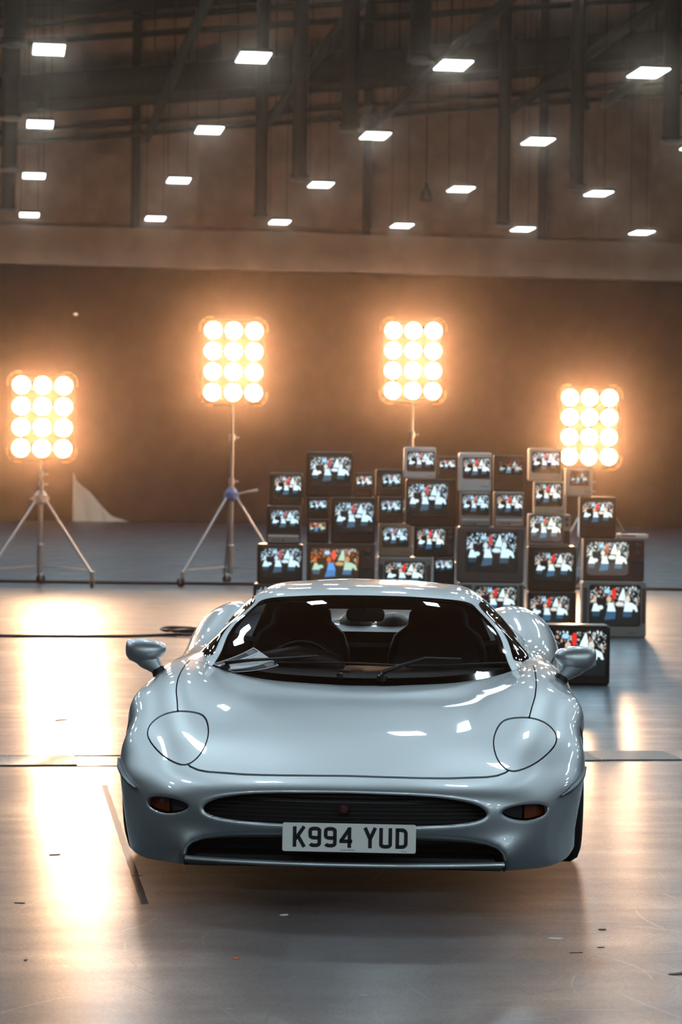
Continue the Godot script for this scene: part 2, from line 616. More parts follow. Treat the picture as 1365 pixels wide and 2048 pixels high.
	var ld := SphereMesh.new()
	ld.radius = 0.075
	ld.height = 0.10
	ld.radial_segments = 16
	ld.rings = 8
	part(lamp, "bulb_cover", ld, glow(Color(1.0, 0.85, 0.7), 1.0), Vector3(0, 0, 0.10))

# ------------------------------------------------------------------ under the roof

func ibeam(length: float, h: float, w: float, t := 0.02) -> ArrayMesh:
	var m := MB.new()
	m.box(Vector3(0, h / 2 - t / 2, 0), Vector3(w, t, length), 0.003)
	m.box(Vector3(0, -h / 2 + t / 2, 0), Vector3(w, t, length), 0.003)
	m.box(Vector3.ZERO, Vector3(t, h - 2 * t, length), 0.003)
	return m.done()

func build_ceiling() -> void:
	var tilt := rad_to_deg(atan(ROOF_SLOPE))
	# girder along the wall and the chords nearer the roof
	var chords := [[-90.3, 15.38, 0.86, 0.30, "deep roof girder lying along the top of the back wall panels"],
		[-88.2, 17.22, 0.20, 0.26, "thin roof chord above the round duct, lower of the two"],
		[-87.6, 17.72, 0.16, 0.26, "thin roof chord high above the round duct, upper of the two"]]
	for c in chords:
		var o := part(self, "steel_girder", ibeam(62.0, c[2], c[3]), M.girder, Vector3(10, c[1] + ROOF_SLOPE * 10, c[0]), Vector3(0, 90, 0))
		o.basis = Basis(Vector3.BACK, deg_to_rad(tilt)) * Basis(Vector3.UP, PI / 2)
		tag(o, c[4], "girder")
	# main trusses across the hall, every second row of panels, with their web members
	for z in [-75.0, -54.5]:
		var t := thing("lattice_truss", "dark lattice truss high across the hall, %s" % ("the farther one" if z < -60 else "the nearer one"), "truss", Vector3(10, 0, z))
		t.set_meta("kind", "structure")
		for y in [0.25, 1.75]:
			var ch := part(t, "chord", ibeam(62.0, 0.22, 0.24), M.girderdark)
			ch.transform = Transform3D(Basis(Vector3.BACK, deg_to_rad(tilt)) * Basis(Vector3.UP, PI / 2), Vector3(0, roof_at(10) - y, 0))
		for k in 26:
			var x0 := -30.0 + k * 2.3
			var s := 1.0 if k % 2 == 0 else -1.0
			var m := MB.new()
			m.sweep([Vector3(x0, roof_at(10 + x0) - (0.35 if s > 0 else 1.7), 0), Vector3(x0 + 2.3, roof_at(12.3 + x0) - (1.7 if s > 0 else 0.35), 0)], [0.05], 6)
			part(t, "web_member", m.done(), M.girderdark)
	# rails running from the wall out over the hall
	var k := 0
	var said := ["hoist rail that reaches the upper wall right beside the leftmost wall column", "hoist rail that reaches the upper wall between the leftmost and middle wall columns", "hoist rail that reaches the upper wall right beside the middle wall column", "hoist rail that reaches the upper wall left of the rightmost wall column", "short-looking hoist rail at the far right of the upper wall"]
	for x in [5.25, 9.54, 13.93, 18.94, 22.5]:
		var y: float = 13.55 + 0.112 * x
		var r := thing("hoist_rail", said[k], "rail", Vector3(x, y, 0), 0.0, "hoist rails under the roof")
		part(r, "rail_beam", ibeam(62.0, 0.30, 0.22), M.girder, Vector3(0, 0, -58.4))
		for z in [-85.0, -74.9, -54.6]:
			var m := MB.new()
			m.sweep([Vector3(0, 0.15, z), Vector3(0, roof_at(x) - y - (0.0 if z < -80 else 1.8), z)], [0.02], 6)
			part(r, "hanger", m.done(), M.girderdark)
		k += 1
	# twin pipes along the upper wall
	for dy in [0.0, 0.42]:
		var m := MB.new()
		m.sweep([Vector3(-6, 13.9 + dy - 0.65, 0), Vector3(10, 13.9 + dy + 1.09, 0), Vector3(32, 13.9 + dy + 3.49, 0)], [0.085], 10)
		var p := part(self, "pipe", m.done(), M.girderdark, Vector3(0, 0, -90.42))
		tag(p, "%s of the two dark pipes slanting along the upper back wall" % ("upper" if dy > 0 else "lower"), "pipe", "pipes on the upper wall")
	# big round duct along the wall
	var dm := MB.new()
	var path := []
	for i in 32:
		path.append(Vector3(-20.0 + 2.0 * i, 15.62 + ROOF_SLOPE * (-20.0 + 2.0 * i), 0))
	dm.sweep(path, [0.55], 20)
	var big := thing("round_duct", "large round air duct slanting along the top of the back wall", "duct", Vector3(0, 0, -88.8))
	part(big, "duct_pipe", dm.done(), M.duct)
	for i in 15:
		var fx := -17.0 + 4.0 * i
		var fm := MB.new()
		fm.lathe([[0.56, -0.04], [0.60, -0.03], [0.60, 0.03], [0.56, 0.04]], 24)
		var f := part(big, "flange", fm.done(), M.duct)
		f.transform = Transform3D(Basis(Vector3.BACK, deg_to_rad(tilt - 90.0)), Vector3(fx, 15.62 + ROOF_SLOPE * fx, 0))
	# drop ducts: columns of round pipes ending just above the light panels
	var cols := {0.2: "left line", 8.5: "middle line", 16.7: "right line"}
	var rows := {-49.2: "nearest", -59.3: "second nearest", -69.4: "third nearest", -79.8: "farthest"}
	for x in cols:
		for z in rows:
			if x > 16 and z > -50:
				continue
			var d := thing("drop_duct", "dark vertical air duct hanging from the roof, %s of the %s" % [rows[z], cols[x]], "duct", Vector3(x, 10.25, z), 0.0, "vertical ducts under the roof")
			var top: float = roof_at(x) - 10.30
			var m := MB.new()
			var prof := [[0.225, 0.14]]
			var y := 0.5
			while y < top - 0.5:
				prof.append_array([[0.225, y], [0.232, y + 0.02], [0.225, y + 0.04]])
				y += 0.62
			prof.append([0.225, top])
			m.lathe(prof, 24)
			part(d, "duct_pipe", m.done(), M.duct)
			m = MB.new()
			m.lathe([[0.225, 0.20], [0.26, 0.19], [0.26, 0.12], [0.225, 0.11], [0.20, 0.12]], 24)
			part(d, "collar", m.done(), M.duct)
			m = MB.new()
			m.lathe([[0.02, -0.02], [0.20, 0.0], [0.285, 0.03], [0.285, 0.045], [0.10, 0.10]], 24)
			part(d, "air_diffuser", m.done(), M.tv_silver)
	# three unlit bell lamps
	for b in [[1.2, 12.9, -75.0, "unlit bell lamp hanging among the ducts at the upper left"], [13.3, 10.55, -75.5, "unlit bell lamp hanging low before the upper wall, right of the middle column"], [18.35, 13.6, -75.4, "unlit bell lamp hanging beside the nearest right-hand duct"]]:
		var l := thing("bell_lamp", b[3], "lamp", Vector3(b[0], b[1], b[2]), 0.0, "unlit bell lamps")
		var m := MB.new()
		m.lathe([[0.19, 0.0], [0.185, 0.02], [0.165, 0.20], [0.12, 0.34], [0.06, 0.42], [0.06, 0.52], [0.02, 0.56]], 20)
		part(l, "shade", m.done(), M.girder)
		m = MB.new()
		m.sweep([Vector3(0, 0.55, 0), Vector3(0, roof_at(b[0]) - b[1] - 1.6, 0)], [0.012], 6)
		part(l, "wire", m.done(), M.black)

func build_panels() -> void:
	# twin LED panels on wires, one grid over the whole hall
	var proto := Node3D.new()
	var led := BoxMesh.new()
	led.size = Vector3(0.62, 0.02, 0.56)
	part(proto, "housing", boxm(Vector3(0.66, 0.07, 1.22), 0.01), M.tv_grey, Vector3(0, 0.045, 0))
	for s in [-1, 1]:
		part(proto, "diffuser", led, M.panel, Vector3(0, 0.0, 0.29 * s))
	area(proto, "panel_light", Vector2(0.62, 1.16), Vector3(0, -0.02, 0), Vector3(-90, 0, 0), Color(0.86, 0.95, 1.0), 16.5)
	var rows := [-80.0, -69.6, -59.4, -49.0, -38.6, -28.3, -18.0, 2.7, 13.0, 23.3]
	var say := {-80.0: "farthest row", -69.6: "second row from the back wall", -59.4: "third row from the back wall", -49.0: "nearest row in view"}
	var order := ["leftmost", "second from the left", "third from the left", "fourth from the left", "fifth from the left", "sixth from the left"]
	var shown := {-80.0: 6, -69.6: 5, -59.4: 4, -49.0: 4}
	for z in rows:
		for i in range(-3, 8):
			var x := 0.9 + 4.13 * i
			var o: Node3D = proto.duplicate()
			o.name = numbered("light_panel")
			o.position = Vector3(x, 10.2, z)
			var seen: bool = shown.has(z) and i >= 0 and i < shown[z]
			if seen:
				tag(o, "lit twin panel, %s in the %s" % [order[i], say[z]], "light", "white panels hanging under the roof")
			else:
				tag(o, "lit white twin panel hanging under the roof outside the picture", "light", "white panels outside the picture")
			# each hangs on two wires, from a rail where one runs above it, else from the roof
			var up: float = roof_at(x - 0.4) - 10.2 - 0.05
			for rail in [5.25, 9.54]:
				if absf(rail - x) < 0.5:
					up = 13.55 + 0.112 * rail - 0.16 - 10.2
			for s in [-1, 1]:
				var m := MB.new()
				m.sweep([Vector3(0.28 * s, 0.08, -0.45), Vector3(0.28 * s, up, -0.45)], [0.008], 5)
				part(o, "wire", m.done(), M.black)
			add_child(o)
	proto.free()

# ------------------------------------------------------------------ lamp stands

func build_lamp_stands() -> void:
	var spots := [
		[Vector3(0.63, 0, -36.3), 2.52, "twelve-lamp panel at the left edge of the picture, on a low silver tripod", false, 0.0],
		[Vector3(3.52, 0, -36.7), 3.42, "twelve-lamp panel on a tall tripod with a blue knob, left of the televisions", true, 0.0],
		[Vector3(6.40, 0, -37.3), 3.52, "twelve-lamp panel high behind the middle of the television wall", false, 0.0],
		[Vector3(9.32, 0, -37.6), 2.54, "twelve-lamp panel low behind the right end of the television wall", false, 0.0]]
	for s in spots:
		# turned to face the car
		var at: Vector3 = s[0]
		var to := Vector3(1.7, 0, -9.0) - at
		lamp_stand(at, s[1], s[2], s[3], atan2(to.x, to.z))

func build_flood_lamps() -> void:
	# two warm floods left of the picture wash the upper back wall
	for f in [[Vector3(-3.2, 0, -50.0), Vector3(7.0, 11.5, -90.0), "warm flood lamp outside the picture, aimed up at the back wall, nearer one"], [Vector3(-5.5, 0, -56.0), Vector3(3.0, 11.5, -90.0), "warm flood lamp outside the picture, aimed up at the back wall, farther one"]]:
		var o := thing("flood_lamp", f[2], "lamp", f[0])
		var m := MB.new()
		m.lathe([[0.30, 0.0], [0.30, 0.02], [0.03, 0.05], [0.03, 1.75]], 16)
		part(o, "stand", m.done(), M.steel)
		var head := part(o, "lamp_head", boxm(Vector3(0.74, 0.56, 0.22), 0.02), M.darksteel, Vector3(0, 2.0, 0))
		head.basis = Basis.looking_at((f[1] - f[0] - Vector3(0, 2, 0)).normalized())
		var lens := BoxMesh.new()
		lens.size = Vector3(0.64, 0.46, 0.012)
		part(head, "lens", lens, M.lens, Vector3(0, 0, -0.115))
		for s in [-1, 1]:
			part(head, "barn_door", boxm(Vector3(0.74, 0.30, 0.012), 0.003), M.darksteel, Vector3(0, 0.33 * s, -0.22), Vector3(20.0 * s, 0, 0))
		area(head, "lamp_light", Vector2(0.64, 0.46), Vector3(0, 0, -0.13), Vector3.ZERO, LAMP_WARM, 80.0)

func lamp_stand(at: Vector3, height: float, label: String, blue: bool, turn: float) -> void:
	var o := thing("lamp_stand", label, "lamp", at, 0.0, "twelve-lamp panels on stands")
	var hub := 1.32 if not blue else 1.40
	# column of three tubes
	var m := MB.new()
	m.lathe([[0.034, 0.22], [0.034, hub + 0.2]], 14)
	m.lathe([[0.042, 0.20], [0.048, 0.22], [0.048, 0.62], [0.042, 0.64]], 14)
	part(o, "column", m.done(), M.steel)
	m = MB.new()
	m.lathe([[0.026, hub + 0.2], [0.026, maxf(height - 1.15, hub + 0.35)]], 14)
	m.lathe([[0.02, maxf(height - 1.15, hub + 0.35)], [0.02, height - 0.62]], 14)
	part(o, "riser", m.done(), M.steel)
	for y in [hub + 0.2, maxf(height - 1.15, hub + 0.35)]:
		m = MB.new()
		m.lathe([[0.03, -0.05], [0.044, -0.04], [0.044, 0.04], [0.03, 0.05]], 14)
		m.box(Vector3(0.07, 0, 0), Vector3(0.07, 0.03, 0.03))
		part(o, "collar", m.done(), M.steel, Vector3(0, y, 0))
	m = MB.new()
	m.lathe([[0.05, -0.10], [0.10, -0.07], [0.105, 0.03], [0.07, 0.08], [0.045, 0.11]], 16)
	for q in 3:
		m.xf = Transform3D(Basis(Vector3.UP, q * TAU / 3 + 0.5), Vector3.ZERO)
		m.box(Vector3(0.09, -0.02, 0), Vector3(0.09, 0.07, 0.05))
	var hm := part(o, "hub", m.done(), M.blueplastic if blue else M.steel, Vector3(0, hub, 0))
	if blue:
		hm.set_meta("label", "blue hub knob")
	m = MB.new()
	m.sweep([Vector3(0.05, 0, 0.03), Vector3(0.25, 0.05, 0.04), Vector3(0.40, 0.075, 0.04)] if blue else [Vector3(-0.05, 0, 0.03), Vector3(-0.16, -0.02, 0.05)], [0.012, 0.012, 0.022], 8)
	part(o, "brake_lever", m.done(), M.steel, Vector3(0, hub, 0))
	# three legs with casters: one away from the car, two towards it
	for a in [-90.0, 30.0, 150.0]:
		var d := Vector3(cos(deg_to_rad(a)), 0, sin(deg_to_rad(a)))
		var foot := d * 0.88
		m = MB.new()
		m.sweep([Vector3(0, hub - 0.05, 0) + d * 0.09, foot + Vector3(0, 0.20, 0)], [0.019], 10)
		part(o, "leg", m.done(), M.steel)
		m = MB.new()
		m.sweep([Vector3(0, 0.30, 0) + d * 0.04, foot + Vector3(0, 0.26, 0) - d * 0.04], [0.009], 6)
		part(o, "stay", m.done(), M.steel)
		m = MB.new()
		m.lathe([[0.03, 0.14], [0.035, 0.15], [0.035, 0.24], [0.02, 0.25]], 12)
		m.box(Vector3(0.035, 0.11, 0.02), Vector3(0.008, 0.10, 0.05))
		m.box(Vector3(-0.035, 0.11, 0.02), Vector3(0.008, 0.10, 0.05))
		var c := part(o, "caster", m.done(), M.steel, foot, Vector3(0, -a + 20.0, 0))
		m = MB.new()
		m.xf = Transform3D(Basis(Vector3.BACK, PI / 2), Vector3.ZERO)
		m.lathe([[0.05, -0.022], [0.066, -0.020], [0.072, -0.010], [0.072, 0.010], [0.066, 0.020], [0.05, 0.022]], 20)
		part(c, "wheel", m.done(), M.rubber, Vector3(0, 0.072, 0.03))
	# head: twelve lamps in a frame
	var head := part(o, "lamp_head", head_mesh(), M.darksteel, Vector3(0, height, 0))
	head.rotation.y = turn
	m = MB.new()
	m.sweep([Vector3(0.50, 0.05, 0), Vector3(0.52, -0.30, 0), Vector3(0.40, -0.72, 0), Vector3(0, -0.76, 0), Vector3(-0.40, -0.72, 0), Vector3(-0.52, -0.30, 0), Vector3(-0.50, 0.05, 0)], [0.016], 8)
	var yoke := part(o, "yoke", m.done(), M.darksteel, Vector3(0, height + 0.08, 0))
	yoke.rotation.y = turn
	var ring := MB.new()
	ring.xf = Transform3D(Basis(Vector3.RIGHT, PI / 2), Vector3.ZERO)
	ring.lathe([[0.137, -0.04], [0.150, -0.02], [0.150, 0.03], [0.137, 0.035], [0.128, 0.0]], 28, false, false)
	var rim := ring.done()
	var bulb := MB.new()
	bulb.xf = Transform3D(Basis(Vector3.RIGHT, PI / 2), Vector3.ZERO)
	bulb.lathe([[0.131, 0.0], [0.10, 0.018], [0.04, 0.028]], 24)
	var lens := bulb.done()
	for r in 4:
		for c in 3:
			var p := Vector3((c - 1) * 0.312, (1.5 - r) * 0.312, 0.09)
			var u := part(head, "lamp", rim, M.darksteel, p)
			part(head, "lens", lens, M.lens, p + Vector3(0, 0, 0.015))
	var g := MB.new()
	var arc := []
	for i in 9:
		var t := i * PI / 16.0
		arc.append(Vector3(cos(t) * 0.15, sin(t) * 0.15, 0))
	arc.push_front(Vector3(0.15, -0.05, 0))
	arc.append(Vector3(-0.05, 0.15, 0))
	g.sweep(arc, [0.02], 8, 1.0, Vector3.BACK)
	var guard := g.done()
	for q in 4:
		var sx := 1.0 if q == 0 or q == 3 else -1.0
		var sy := 1.0 if q < 2 else -1.0
		part(head, "corner_guard", guard, M.gold, Vector3(sx * 0.355, sy * 0.51, 0.07), Vector3(0, 0, 90.0 * q))
	area(head, "lamp_light", Vector2(0.92, 1.22), Vector3(0, 0, 0.16), Vector3(0, 180, 0), LAMP_WARM, 58.0)

func head_mesh() -> ArrayMesh:
	var m := MB.new()
	m.box(Vector3(0, 0, -0.03), Vector3(0.97, 1.28, 0.16), 0.03)
	for s in [-1, 1]:
		m.box(Vector3(s * 0.485, 0, 0.05), Vector3(0.02, 1.2, 0.12), 0.004)
		m.box(Vector3(0, s * 0.64, 0.05), Vector3(0.9, 0.02, 0.12), 0.004)
	return m.done()

# ------------------------------------------------------------------ the car
# Car axes: x to the picture's right, y up, z forward; "a" counts back from the nose, so z = -a.

func bend(knots: PackedFloat32Array, pts: PackedVector3Array, at: PackedFloat32Array) -> PackedVector3Array:
	# natural cubic spline through pts; "at" are positions counted in points
	var n := pts.size()
	var m := PackedVector3Array()
	m.resize(n)
	var c := PackedFloat32Array()
	c.resize(n)
	var d := PackedVector3Array()
	d.resize(n)
	for i in range(1, n - 1):
		var h0 := knots[i] - knots[i - 1]
		var h1 := knots[i + 1] - knots[i]
		var rhs := ((pts[i + 1] - pts[i]) / h1 - (pts[i] - pts[i - 1]) / h0) * 6.0
		var den := 2.0 * (h0 + h1) - h0 * c[i - 1]
		c[i] = h1 / den
		d[i] = (rhs - d[i - 1] * h0) / den
	for i in range(n - 2, 0, -1):
		m[i] = d[i] - m[i + 1] * c[i]
	var out := PackedVector3Array()
	out.resize(at.size())
	for k in at.size():
		var i := clampi(int(floor(at[k])), 0, n - 2)
		var f := at[k] - i
		var h := knots[i + 1] - knots[i]
		var g := 1.0 - f
		out[k] = pts[i] * g + pts[i + 1] * f + (m[i] * (g * g * g - g) + m[i + 1] * (f * f * f - f)) * (h * h / 6.0)
	return out

class Net:
	var P: PackedVector3Array
	var N: PackedVector3Array
	var S: PackedFloat32Array    # |column| of each sample column
	var V: PackedFloat32Array    # row of each sample row
	var nu := 0
	var nv := 0
	func normals() -> void:
		N.resize(P.size())
		for i in nv:
			for j in nu:
				var du := P[i * nu + mini(j + 1, nu - 1)] - P[i * nu + maxi(j - 1, 0)]
				var dv := P[mini(i + 1, nv - 1) * nu + j] - P[maxi(i - 1, 0) * nu + j]
				N[i * nu + j] = du.cross(dv).normalized()

func make_net(rows: Array, cols: PackedFloat32Array, row_steps: Array, col_steps: Array) -> Net:
	var w := cols.size()
	var full := w * 2 - 1
	var knots := PackedFloat32Array()
	for j in full:
		var k := j - (w - 1)
		knots.append(cols[absi(k)] * signf(k))
	var ss := PackedFloat32Array()
	for j in full - 1:
		var k := j - (w - 1)
		var steps: int = col_steps[k] if k >= 0 else col_steps[-k - 1]
		for q in steps:
			ss.append(j + float(q) / steps)
	ss.append(full - 1)
	var lines := []
	var rowpts := []
	for r in rows:
		var pts := PackedVector3Array()
		for j in full:
			var k := absi(j - (w - 1))
			pts.append(Vector3(r[k * 3] * (1.0 if j >= w - 1 else -1.0), r[k * 3 + 1], -r[k * 3 + 2]))
		rowpts.append(pts)
		lines.append(bend(knots, pts, ss))
	var rk := PackedFloat32Array([0.0])
	for i in range(1, rows.size()):
		var mean := 0.0
		for j in full:
			mean += rowpts[i][j].distance_to(rowpts[i - 1][j])
		rk.append(rk[-1] + pow(mean / full, 0.75))
	var vs := PackedFloat32Array()
	for i in rows.size() - 1:
		for q in row_steps[i]:
			vs.append(i + float(q) / row_steps[i])
	vs.append(rows.size() - 1)
	var net := Net.new()
	net.nu = ss.size()
	net.nv = vs.size()
	net.V = vs
	for s in ss:
		net.S.append(absf(s - (w - 1)))
	net.P.resize(net.nu * net.nv)
	var col := PackedVector3Array()
	col.resize(rows.size())
	for j in net.nu:
		for i in rows.size():
			col[i] = lines[i][j]
		var got := bend(rk, col, vs)
		for i in net.nv:
			net.P[i * net.nu + j] = got[i]
	net.normals()
	return net

# the part of a net where the field is negative, as [positions, normals, cut edges]
func trim(net: Net, f: PackedFloat32Array, rows := Vector2i(0, 1 << 20)) -> Array:
	var v := PackedVector3Array()
	var n := PackedVector3Array()
	var e := PackedVector3Array()
	var nu := net.nu
	for i in range(rows.x, mini(net.nv - 1, rows.y)):
		for j in nu - 1:
			var q := [i * nu + j, i * nu + j + 1, (i + 1) * nu + j + 1, (i + 1) * nu + j]
			var neg := 0
			for k in 4:
				if f[q[k]] < 0.0:
					neg += 1
			if neg == 0:
				continue
			for t in [[q[0], q[2], q[1]], [q[0], q[3], q[2]]]:
				if neg == 4:
					for k in 3:
						v.append(net.P[t[k]])
						n.append(net.N[t[k]])
					continue
				var pv := PackedVector3Array()
				var pn := PackedVector3Array()
				var cv := PackedVector3Array()
				var cn := PackedVector3Array()
				for k in 3:
					var a: int = t[k]
					var b: int = t[(k + 1) % 3]
					if f[a] < 0.0:
						pv.append(net.P[a])
						pn.append(net.N[a])
					if (f[a] < 0.0) != (f[b] < 0.0):
						var w := f[a] / (f[a] - f[b])
						var p := net.P[a].lerp(net.P[b], w)
						var m := net.N[a].lerp(net.N[b], w).normalized()
						pv.append(p)
						pn.append(m)
						cv.append(p)
						cn.append(m)
				for k in range(1, pv.size() - 1):
					v.append_array([pv[0], pv[k], pv[k + 1]])
					n.append_array([pn[0], pn[k], pn[k + 1]])
				if cv.size() == 2:
					e.append_array([cv[0], cn[0], cv[1], cn[1]])
	return [v, n, e]

func skin(cutout: Array, depth := 0.012, along := Vector3.ZERO, flip := false) -> ArrayMesh:
	var v: PackedVector3Array = cutout[0]
	var n: PackedVector3Array = cutout[1]
	var e: PackedVector3Array = cutout[2]
	# the net may run either way round: front faces must turn towards the normals
	if v.size() >= 3 and (v[2] - v[0]).cross(v[1] - v[0]).dot(n[0]) < 0.0:
		flip = true
	if flip:
		for i in range(0, v.size(), 3):
			var t := v[i + 1]
			v[i + 1] = v[i + 2]
			v[i + 2] = t
			t = n[i + 1]
			n[i + 1] = n[i + 2]
			n[i + 2] = t
	if depth > 0.0:
		for i in range(0, e.size(), 4):
			var p := e[i]
			var q := e[i + 2]
			var pd := (along if along != Vector3.ZERO else -e[i + 1]) * depth
			var qd := (along if along != Vector3.ZERO else -e[i + 3]) * depth
			var m := (q - p).cross(pd).normalized()
			v.append_array([p, p + pd, q + qd, p, q + qd, q])
			for k in 6:
				n.append(m)
			if (v[v.size() - 4] - v[v.size() - 6]).cross(v[v.size() - 5] - v[v.size() - 6]).dot(m) < 0.0:
				for k in 6:
					n[n.size() - 1 - k] = -m
	var arr := []
	arr.resize(Mesh.ARRAY_MAX)
	arr[Mesh.ARRAY_VERTEX] = v
	arr[Mesh.ARRAY_NORMAL] = n
	var mesh := ArrayMesh.new()
	mesh.add_surface_from_arrays(Mesh.PRIMITIVE_TRIANGLES, arr)
	return mesh

func curve(pts: Array, closed := true, k := 8) -> PackedVector2Array:
	var out := PackedVector2Array()
	var n := pts.size()
	for i in (n if closed else n - 1):
		var p0: Vector2 = pts[(i - 1 + n) % n] if closed else pts[maxi(i - 1, 0)]
		var p1: Vector2 = pts[i]
		var p2: Vector2 = pts[(i + 1) % n]
		var p3: Vector2 = pts[(i + 2) % n] if closed else pts[mini(i + 2, n - 1)]
		for q in k:
			out.append(p1.cubic_interpolate(p2, p0, p3, float(q) / k))
	if not closed:
		out.append(pts[-1])
	return out

func v2(flat: Array) -> Array:
	var out := []
	for i in range(0, flat.size(), 2):
		out.append(Vector2(flat[i], flat[i + 1]))
	return out

# signed distance to a closed outline, negative inside; far away only roughly
func inside(poly: PackedVector2Array, box: Rect2, p: Vector2) -> float:
	if not box.has_point(p):
		return 0.08
	var best := 1e9
	var odd := false
	var n := poly.size()
	var a := poly[n - 1]
	for i in n:
		var b := poly[i]
		var ab := b - a
		var ap := p - a
		var t := clampf(ap.dot(ab) / maxf(ab.length_squared(), 1e-12), 0.0, 1.0)
		best = minf(best, (ap - ab * t).length_squared())
		if (a.y > p.y) != (b.y > p.y) and p.x < a.x + ab.x * (p.y - a.y) / ab.y:
			odd = not odd
		a = b
	return -sqrt(best) if odd else sqrt(best)

func bounds(poly: PackedVector2Array, more: float) -> Rect2:
	var r := Rect2(poly[0], Vector2.ZERO)
	for p in poly:
		r = r.expand(p)
	return r.grow(more)

func at_net(net: Net, x: float, y: float, a_max := 1.6) -> Vector3:
	# the front-most point of the skin straight behind (x, y) of the front view
	var best := Vector3.ZERO
	var d := 1e9
	for p in net.P:
		if -p.z < a_max:
			var e := Vector2(p.x - x, p.y - y).length_squared() - p.z * 1e-4
			if e < d:
				d = e
				best = p
	return best

func body_rows() -> Array:
	return [
		[0, .105, .05, .30, .105, .055, .52, .103, .09, .64, .100, .14, .70, .098, .19, .745, .096, .235, .775, .095, .27, .80, .094, .30, .82, .094, .325],
		[0, .17, .05, .30, .17, .055, .52, .17, .085, .64, .17, .10, .72, .165, .175, .78, .155, .245, .82, .14, .305, .85, .12, .36, .865, .10, .40],
		[0, .25, .030, .30, .25, .040, .53, .25, .080, .66, .25, .125, .76, .24, .205, .83, .225, .305, .87, .19, .39, .893, .145, .47, .90, .105, .51],
		[0, .34, -.005, .31, .34, .01, .55, .34, .07, .69, .335, .15, .80, .325, .27, .88, .30, .40, .922, .25, .505, .925, .175, .57, .918, .11, .60],
		[0, .42, .035, .31, .42, .05, .56, .415, .12, .71, .41, .22, .82, .405, .35, .910, .385, .465, .950, .325, .585, .931, .215, .645, .93, .115, .67],
		[0, .475, .19, .31, .472, .205, .56, .468, .28, .71, .475, .36, .83, .475, .46, .935, .459, .580, .970, .385, .695, .946, .245, .735, .94, .12, .75],
		[0, .549, .46, .31, .547, .47, .55, .548, .51, .70, .565, .55, .82, .567, .61, .938, .541, .695, .981, .435, .81, .957, .27, .84, .942, .12, .84],
		[0, .606, .75, .31, .605, .755, .54, .614, .775, .68, .645, .79, .80, .656, .82, .922, .628, .87, .986, .49, .95, .975, .30, .97, .94, .12, .96],
		[0, .649, 1.03, .31, .649, 1.035, .53, .663, 1.05, .67, .706, 1.05, .80, .732, 1.04, .945, .690, 1.06, .992, .555, 1.1, .98, .31, 1.1, .945, .12, 1.1],
		[0, .672, 1.27, .31, .674, 1.28, .53, .693, 1.31, .67, .744, 1.33, .79, .778, 1.34, .925, .735, 1.36, .990, .56, 1.38, .98, .32, 1.38, .945, .12, 1.38],
		[0, .706, 1.50, .31, .713, 1.54, .53, .732, 1.62, .69, .768, 1.70, .80, .797, 1.72, .920, .760, 1.74, .988, .56, 1.75, .98, .33, 1.75, .945, .12, 1.75],
		[0, .73, 2.10, .31, .735, 2.10, .55, .76, 2.10, .71, .788, 2.10, .80, .80, 2.10, .895, .765, 2.10, .985, .58, 2.10, .975, .34, 2.10, .94, .12, 2.10],
		[0, .76, 2.5, .31, .765, 2.5, .55, .78, 2.5, .71, .80, 2.5, .80, .805, 2.5, .90, .77, 2.5, .985, .58, 2.5, .97, .34, 2.5, .93, .12, 2.5],
		[0, .80, 3.0, .31, .80, 3.0, .55, .81, 3.0, .70, .84, 3.0, .80, .86, 3.0, .91, .82, 3.0, .99, .62, 3.0, .98, .36, 3.0, .93, .12, 3.0],
		[0, .86, 3.5, .31, .87, 3.5, .52, .89, 3.5, .66, .94, 3.5, .79, .955, 3.5, .92, .88, 3.5, 1.0, .66, 3.5, .99, .38, 3.5, .94, .12, 3.5],
		[0, .84, 4.0, .31, .85, 4.0, .52, .88, 4.0, .66, .925, 4.0, .79, .93, 4.0, .91, .86, 4.0, .985, .65, 4.0, .975, .38, 4.0, .93, .13, 4.0],
		[0, .80, 4.5, .31, .81, 4.5, .52, .83, 4.5, .66, .855, 4.5, .78, .85, 4.5, .88, .79, 4.5, .945, .62, 4.5, .935, .40, 4.5, .89, .17, 4.5],
		[0, .76, 4.83, .31, .765, 4.83, .52, .775, 4.82, .65, .785, 4.81, .76, .78, 4.80, .85, .73, 4.77, .90, .60, 4.74, .89, .42, 4.74, .85, .22, 4.74],
		[0, .60, 4.93, .31, .60, 4.925, .52, .60, 4.91, .64, .60, 4.89, .73, .58, 4.87, .79, .55, 4.84, .82, .50, 4.82, .82, .42, 4.81, .80, .30, 4.81],
		[0, .30, 4.88, .31, .30, 4.875, .50, .30, 4.865, .60, .30, 4.85, .68, .295, 4.84, .73, .29, 4.82, .76, .285, 4.81, .77, .28, 4.80, .78, .27, 4.79]]

